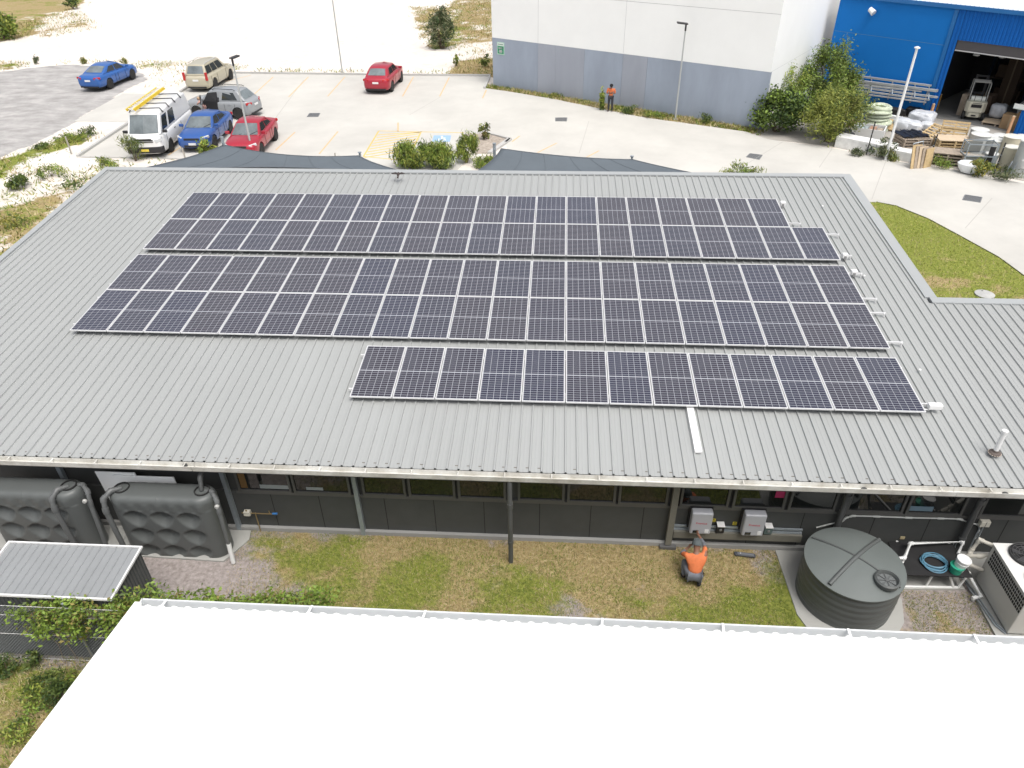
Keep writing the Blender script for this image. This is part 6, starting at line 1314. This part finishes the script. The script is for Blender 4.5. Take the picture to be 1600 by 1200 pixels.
# wrapped goods
def blob(name, label, cat, c, s, mt, rz=0, amp=.12, seed=0, group=None):
    bm = bmesh.new(); bmesh.ops.create_icosphere(bm, subdivisions=4, radius=1)
    for v in bm.verts:
        p = v.co.copy(); q = [math.copysign(abs(k)**.55, k) for k in p]; n_ = fbm(np.array([p.x*3+seed]), np.array([p.y*3+p.z*2.3]), 1.0, 3)[0]-.5
        v.co = Vector(q)*(1+n_*amp*2); v.co = Vector((v.co.x*s[0], v.co.y*s[1], max(-s[2], v.co.z*s[2])))
    me = bpy.data.meshes.new(name); bm.to_mesh(me); bm.free(); me.materials.append(mt); me.polygons.foreach_set('use_smooth', [True]*len(me.polygons))
    o = bpy.data.objects.new(name, me); COL.objects.link(o); o.location = (c[0], c[1], c[2]+s[2]); o.rotation_euler = (0,0,rz); return tag(o, label, cat, group)
WRAP = mat('shrink_wrap', (.55,.57,.60), .25, var=.2, vscale=3, bump=.4, bscale=6)
for i, (px, py, s, z, lb) in enumerate(((1408,204,(.55,.45,.35),.02,'left lump of white wrapped goods by the flagpole'),(1424,206,(.5,.5,.3),.02,'middle lump of white wrapped goods by the black sheet'),(1437,196,(.75,.6,.42),.02,'large grey white wrapped goods by the doorway post'),(1447,203,(.4,.35,.22),.02,'low wrapped goods in front of the doorway post'),(1554,188,(.45,.4,.4),.2,'clear wrapped goods on the pallet inside the doorway'))):
    x, y, _ = gp(px, py); blob('wrapped_goods', lb, 'wrapped goods', (x,y,z), s, WRAP, YR, seed=i*3.7, group='plastic wrapped goods')
m = MB(); a = Vector(gp(1387,187)); b = Vector(gp(1422,194)); m.bar(a+Vector((0,0,.15)), b+Vector((0,0,.15)), .3, .28); o = m.build('white_panel_stack', mat('white_board2', (.66,.67,.66), .6)); tag(o, 'long low white panel stack at the foot of the blue wall', 'panels')
for i, (px, py, s) in enumerate(((1395,181,(.7,.2,.25)),(1426,183,(.5,.25,.3)))):
    x, y, _ = gp(px, py); blob('dark_roll', ('dark roll of material at the foot of the blue wall, left','dark roll of material at the foot of the blue wall, by the doorway')[i], 'roll', (x,y,.02), s, BLK, YR, seed=i*5.1)
# upright leaning sheets
t = thing('leaning_boards', 'weathered timber sheets leaning upright beside a grey frame', 'timber boards', gp(1440,264))
x, y, _ = gp(1440,264)
for k in range(5): m = MB(); R_ = Matrix.Translation((x-.35+k*.17,y+.05*k,0)) @ Matrix.Rotation(YR+.9+.06*k,4,'Z') @ Matrix.Rotation(math.radians(-14+2*k),4,'X'); m.box((-.28,-.02,.02),(.28,.02,1.2-.05*k),mtx=R_); m.build('board', (WOODN,WOODG,PLY,WOODG,WOODN)[k], t)
t = thing('bent_trestle', 'bent grey metal frame leaning by the upright timber sheets', 'metal frame', gp(1428,258)); x, y, _ = gp(1428,258); m = MB(); m.tube([(x-.2,y,.0),(x-.3,y+.1,1.1),(x+.2,y+.2,1.2),(x+.35,y,.0)],.03,6); m.build('frame', GALV, t); m = MB(); m.tube([(x-.25,y+.05,.6),(x+.28,y+.1,.6)],.025,6); m.build('cross_bar', GALV, t)
# cylinders
for i, (bx_, by_, ty, wpx, mt, lb) in enumerate(((1524,224,202,20,CYLG,'pale grey pipe standing on end, rearmost beside the forklift'),(1524,237,209.5,22.5,CYLG,'ribbed pale grey pipe behind the metal trolley'),(1543,229,212,15,CYLG,'short grey pipe between two taller pale pipes'),(1547,241,218,19.5,CYLG,'grey pipe standing behind the bluish drum'),(1558,226,211,15.5,CYLG,'grey pipe standing just before the doorway pallet'),(1571,246,213,20,CYLC,'tall cream pipe with bright end at the back row'),(1590,240,213,17,CYLG,'wide pale grey pipe at the right picture edge, back row'),(1589,274,220,20,CYLG,'tallest grey pipe at the right picture edge, front'),(1570,264,229.5,18,CYLC,'cream pipe standing nearest the driveway'),(1543,261,240,15,mat('pipe_blue_grey', (.32,.36,.38), .6),'bluish grey drum standing by the metal trolley'))):
    b = G(bx_, by_); z = WY(bx_, ty, b[1])[2]; r_ = wpx/2/CF*math.dist((b[0],b[1],z), tuple(CP)); t = thing('standing_pipe', lb, 'pipe', (b[0],b[1],.012), 0, 'large pipes standing on end in the yard')
    m = MB(); pr = [(r_*(1+(.02 if k % 2 else 0)), z*k/15) for k in range(16)]; m.lathe(pr, (0,0,0), 28); m.build('barrel', mt, t, local=True, smooth=True); m = MB(); m.lathe([(r_*1.05,z-.04),(r_*1.06,z+.0),(r_*.98,z+.02),(.001,z+.015)], (0,0,0), 28); m.build('end_cap', mat('cream_white', (.66,.65,.57), .6) if mt is CYLC else CYLT, t, local=True, smooth=True)
# trolley, basin
x, y, _ = gp(1520,262); t = thing('metal_trolley', 'grey metal trolley frame with dark panels between pipes and pallets', 'trolley', (x,y,.012), YR+.5)
m = MB()
for a in (-.7,.7):
    for b in (-.4,.4): m.bar((a,b,0),(a,b,1.35),.05)
for z in (.12,.7,1.3):
    for b in (-.4,.4): m.bar((-.7,b,z),(.7,b,z),.045)
    for a in (-.7,.7): m.bar((a,-.4,z),(a,.4,z),.045)
m.build('frame', GALV, t, local=True)
m = MB(); m.box((-.64,-.37,.15),(.3,-.35,.66)); m.box((-.64,.33,.74),(.2,.35,1.26)); m.build('panel', mat('panel_mid_grey', (.2,.21,.2), .6), t, local=True); m = MB(); m.box((.35,-.37,.18),(.62,-.35,.66)); m.box((.35,-.37,.74),(.62,-.35,1.2)); m.build('dark_panel', BLK, t, local=True)
x, y, _ = gp(1513,271); t = thing('moulded_basin', 'white moulded oval basin lying by the driveway edge', 'basin', (x,y,.3), YR+.2)
m = MB(); m.lathe([(.30,.12),(.36,.22),(.55,.26),(.62,.2),(.56,.02),(.4,-.22),(.3,-.25)], (0,0,0), 28); m.v = [(a*1.05,b*.75,c) for a,b,c in m.v]; m.build('shell', mat('white_gloss', (.74,.76,.78), .3), t, local=True, smooth=True); m = MB(); m.lathe([(.31,.1),(.001,.02)],(0,0,0),24); m.v = [(a*1.05,b*.75,c) for a,b,c in m.v]; m.build('hollow', mat('grey_hollow', (.22,.23,.24), .6), t, local=True, smooth=True)
x, y, _ = gp(1597,276); t = thing('white_tubs', 'white plastic tubs on a grey rack at the right picture edge', 'tubs', (x,y,.0)); m = MB(); m.lathe([(.4,.5),(.45,.9),(.3,.95)],(x,y,0),20); m.lathe([(.3,.95),(.35,1.2),(.2,1.25)],(x,y+.1,0),20); m.build('tub', WPL, t, smooth=True); m = MB(); m.tube([(x-.7,y-.1,0),(x-.5,y,.8),(x-.2,y,.5)],.03,6); m.tube([(x-.9,y,0),(x-.7,y+.1,.75)],.03,6); m.build('rack', GALV, t)
# white blocks along the driveway, dark stakes, bollards
for a, b, z, w_, lb in (((1303,230),(1390,248),.62,.9,'long low white retaining block at the driveway edge, left of the flagpole'),((1391,248),(1424,255),.5,.7,'short low white retaining block right of the flagpole')):
    A = Vector(G(*a)); Bq = Vector(G(*b)); d = (Bq-A).normalized(); nn = Vector((-d.y,d.x)); m = MB(); m.prism([tuple(A), tuple(Bq), tuple(Bq+nn*w_), tuple(A+nn*w_)], .0, z); o = m.build('retaining_block', mat('block_white', (.72,.72,.70), .8, var=.15, vscale=3), bevel=.03); tag(o, lb, 'block', 'white blocks along the driveway')
for i, (a, b, lb) in enumerate((((1353,243),(1367,190),'thin black stake behind the long white block'),((1449,258),(1464,210),'thin black stake between the pallet stacks and leaning boards'),((1551,276),(1571,223),'thin black stake in front of the cream pipe'))):
    p = G(*a); z = WY(b[0], b[1], p[1])[2]; t = thing('fence_stake', lb, 'stake', (p[0],p[1],0), 0, 'black stakes along the driveway edge'); m = MB(); m.bar((p[0],p[1],0),(p[0]+.02,p[1],z),.05); m.build('stake', BLK, t); m = MB()
    for k in range(4): m.box((p[0]-.035,p[1]-.035,z*(.2+.22*k)),(p[0]+.035,p[1]+.035,z*(.2+.22*k)+.02))
    m.build('wire_clip', GALV, t)
for i, (a, b, lb) in enumerate((((1452,186),(1459,163),'pale orange bollard left of the doorway, the front one'),((1463,173),(1469,148),'slim orange bollard at the left door jamb'),((1574,209),(1583,182),'pale orange bollard at the right door jamb'))):
    p = G(*a); z = WY(b[0], b[1], p[1])[2]; t = thing('bollard', lb, 'bollard', (p[0],p[1],.012), 0, 'orange bollards beside the doorway'); m = MB(); m.tube([(0,0,0),(0,0,z)],.085 if i != 1 else .05,12); m.build('post', mat('bollard_orange', (.62,.36,.20), .6) if i != 1 else mat('bollard_ochre', (.45,.26,.08), .6), t, local=True, smooth=True); m = MB(); m.lathe([(.09 if i != 1 else .055,z),(.06,z+.03),(.001,z+.04)],(0,0,0),12); m.build('cap', PLY, t, local=True)
# sign post at the warehouse corner, white notice right of the doorway
p = G(1186,197); z = WY(1186,151,p[1])[2]; t = thing('sign_post', 'white notice board on a black post at the grey warehouse corner', 'sign', (p[0],p[1],0)); m = MB(); m.bar((p[0],p[1],0),(p[0],p[1],z),.06); m.build('post', BLK, t)
du = Vector((.96,-.27,0)); nn = Vector((-.27,-.96,0)); zc = WY(1188,172,p[1])[2]; c0 = Vector((p[0]+.15,p[1]-.05,zc)); T = Matrix(((du.x,nn.x,0,c0.x),(du.y,nn.y,0,c0.y),(0,0,1,c0.z),(0,0,0,1)))
m = MB(); m.box((-.3,.0,-.48),(.3,.02,.48),mtx=T); bd = m.build('frame', BLK, t); m = MB(); m.box((-.25,.0205,-.43),(.25,.025,.43),mtx=T); m.build('plate', SW, bd); m = MB(); pts = [T @ Vector((.16*math.cos(a_),.03,.12+.16*math.sin(a_))) for a_ in np.linspace(0,2*math.pi,24)[:-1]]; m.tube(pts,.012,4,closed=True)
m.box((-.05,.0255,.08),(.05,.028,.2),mtx=T); m.box((-.18,.0255,-.2),(.18,.028,-.17),mtx=T); m.box((-.18,.0255,-.3),(.18,.028,-.27),mtx=T); m.build('marking', mat('marking_grey', (.15,.15,.15), .6), bd)
u_, z_ = blueat(1597,167); x, y = bp_(u_, -.06); signface('wall_notice', 'blank white notice plate on the blue wall right of the doorway', 'sign', (x,y), BD, z_, .8, .28, SW, [(.05,.1,.95,.14,SPG)])
# ---- forklift (rear end towards the camera, mast into the shed)
fp = G(1520,190); t = thing('forklift', 'cream forklift parked in the doorway with its rear facing out', 'forklift', (fp[0]+.1, fp[1]+.5, .03), math.radians(68)); CRM = mat('forklift_cream', (.56,.54,.44), .45)
m = MB(); m.prism([(-.55,-.38),(-.3,-.56),(.1,-.56),(.1,.56),(-.3,.56),(-.55,.38)],.5,1.1); m.prism([(-.50,-.28),(-.25,-.45),(.1,-.45),(.1,.45),(-.25,.45),(-.50,.28)],.2,.499); cw = m.build('counterweight', CRM, t, local=True, bevel=.04); m = MB(); m.box((-.57,-.28,.8),(-.50,.28,.98)); m.box((-.55,-.12,.3),(-.49,.12,.36)); m.box((-.56,-.25,1.03),(-.5,.25,1.06)); m.build('vent', BLK, cw, local=True)
m = MB(); m.box((.1,-.5,.25),(1.2,.5,.75)); m.build('chassis', mat('forklift_dark', (.05,.05,.055), .5), t, local=True, bevel=.03)
m = MB(); m.tube([(-.1,-.38,1.22),(-.1,.38,1.22)],.16,16); m.build('gas_bottle', mat('bottle_white', (.66,.68,.64), .4), t, local=True, smooth=True); m = MB(); m.tube([(-.1,-.2,1.22),(-.1,-.17,1.22)],.17,16); m.tube([(-.1,.17,1.22),(-.1,.2,1.22)],.17,16); m.build('bottle_strap', BLK, t, local=True)
m = MB()
for y in (-.46,.46): m.tube([(-.15,y,1.1),(.05,y,2.1),(.95,y,2.12),(1.2,y,.8)],.03,6)
for x in (.1,.25,.4,.55,.7,.85): m.bar((x,-.46,2.12),(x,.46,2.12),.03)
m.build('overhead_guard', mat('guard_pale', (.4,.4,.38), .5), t, local=True)
m = MB()
for y in (-.3,.3): m.box((1.3,y-.06,.1),(1.42,y+.06,2.3))
for z in (.4,1.2,2.2): m.box((1.32,-.3,z),(1.4,.3,z+.08))
m.build('mast', mat('forklift_dark', (.05,.05,.055), .5), t, local=True); m = MB()
for y in (-.25,.25): m.box((1.43,y-.06,.12),(2.4,y+.06,.16))
m.build('fork', mat('forklift_dark', (.05,.05,.055), .5), t, local=True); m = MB(); m.box((.3,-.22,.76),(.75,.22,.88)); m.box((.22,-.22,.85),(.32,.22,1.3)); m.build('seat', BLK, t, local=True)
for x, r_ in ((-.15,.24),(1.0,.3)):
    for s in (-1,1): m = MB(); m.lathe([(r_*.5,s*.44),(r_*.95,s*.44),(r_,s*.48),(r_,s*.58),(r_*.9,s*.6),(r_*.5,s*.58)],(x,0,r_),20,axis='y'); w2 = m.build('wheel', TYRE, t, local=True, smooth=True); m = MB(); m.lathe([(r_*.52,s*.575),(.001,s*.575)],(x,0,r_),14,axis='y'); m.build('rim', CRM, w2, local=True)
# goods inside the shed
CARD = mat('cardboard', (.30,.20,.11), .85, var=.15); CARDD = mat('carton_dark', (.16,.11,.075), .85)
def ib(u, v, w_, d_, z0_, z1_, label, mt, name='carton', cat='carton', group='goods inside the blue shed'):
    m = MB(); m.prism([bp_(u,v),bp_(u+w_,v),bp_(u+w_,v+d_),bp_(u,v+d_)],z0_,z1_); t = thing(name, label, cat, (*bp_(u+w_/2,v+d_/2),z0_), 0, group); m.build('box', mt, t, bevel=.02); m = MB(); m.prism([bp_(u+w_*.45,v-.004),bp_(u+w_*.55,v-.004),bp_(u+w_*.55,v-.001),bp_(u+w_*.45,v-.001)],z0_+.02,z1_-.02); m.build('tape', mat('tape', (.36,.28,.18), .5), t); return t
ib(UD0+3.55,.6,.9,.7,.03,.85,'brown carton just inside the right door jamb',CARD); ib(UD0+4.3,.5,.6,.7,.03,1.1,'taller brown carton at the right door jamb',CARD); ib(UD0+3.9,1.9,1.0,.8,.03,1.3,'grey white carton pile behind the brown cartons',mat('carton_pale', (.36,.37,.37), .7))
ib(UD0+1.0,3.2,1.0,1.0,.03,1.1,'tan carton left of the forklift',CARDD); ib(UD0+.7,1.7,.35,.6,.03,1.3,'narrow timber crate left of the forklift',WOODG); ib(UD0+1.4,6.3,.9,.9,.03,2.8,'tall brown carton stack deep in the shed',CARDD)
t = thing('pallet_rack', 'dark pallet racking with shelves deep inside the blue shed', 'racking', (*bp_(UD0+4,7.5),.03)); m = MB()
for u in (UD0+.3,UD0+2.7,UD0+5.1,UD0+7.5):
    for v in (7.2,8.4): p = bp_(u,v); m.bar((*p,.03),(*p,4.6),.1)
m.build('upright', mat('rack_blue', (.03,.05,.08), .5), t); m = MB()
for z in (1.3,2.6,3.9): m.prism([bp_(UD0+.3,7.2),bp_(UD0+7.5,7.2),bp_(UD0+7.5,8.4),bp_(UD0+.3,8.4)],z,z+.08)
m.build('shelf', mat('rack_shelf', (.09,.07,.05), .7), t)
for k in range(9):
    u = UD0+.5+(k%3)*2.4+RNG.uniform(0,.4); z = (.03,1.38,2.68)[k//3]; ib(u,7.4,1.5+RNG.uniform(0,.3),.8,z,z+.7+RNG.uniform(0,.4),'dark stacked carton on the pallet racking in the shed',(CARDD,CARD,mat('carton_pale', (.36,.37,.37), .7))[k%3],group='cartons on the racking in the shed')
for k in range(3):
    p = bp_(UD0+.9+k*1.3,1.2+k*.4); t = thing('ceiling_lamp', 'pale hanging lamp inside the blue shed under the roof, %s' % ('left of three','middle of three','right of three')[k], 'lamp', (*p,ZD-.9), 0, 'lamps hanging inside the shed'); m = MB(); m.lathe([(.05,.25),(.2,0),(.19,0),(.04,.22)],(0,0,0),14); m.build('shade', WPL, t, local=True, smooth=True); m = MB(); m.tube([(0,0,.25),(0,0,1.2)],.01,4); m.build('cord', BLK, t, local=True)

# manhole lid on the right lawn and small garden stakes
x, y = G(1538,461); t = thing('manhole_lid', 'round pale concrete lid set in the lawn beside the roof', 'manhole lid', (x,y,0)); m = MB(); m.lathe([(.34,.0),(.34,.05),(.32,.06),(.001,.06)],(0,0,0),32); m.build('lid', mat('lid_concrete', (.42,.42,.41), .85, var=.12, vscale=4), t, local=True, smooth=True); m = MB(); m.box((-.03,.2,.0605),(.03,.23,.07)); m.build('lift_hole', TRIM, t, local=True)
for i, (a, b, lb) in enumerate((((112,241),(101,214),'grey wooden stake standing on the sand at the lower kerb corner'),((291,254),(285,232),'pale wooden stake between the white van and the blue sedan'),((616,256),(614,244),'small grey stake in front of the yellow hatched bay'),((548,112),(546,105),'short pale stake by the tall thin pole'),((524,245),(523,239),'small dark stake just over the left shade sail'))):
    p = G(*a); z = WY(b[0], b[1], p[1])[2]; t = thing('garden_stake', lb, 'stake', (p[0],p[1],0), 0, 'garden stakes around the car park'); m = MB(); m.bar((0,0,0),(0,0,z),.06); m.build('stake', mat('stake_grey', (.36,.34,.3), .8), t, local=True); m = MB(); m.bar((0,0,z),(0,0,z+.02),.065); m.build('stake_top', mat('stake_top', (.5,.48,.44), .8), t, local=True)
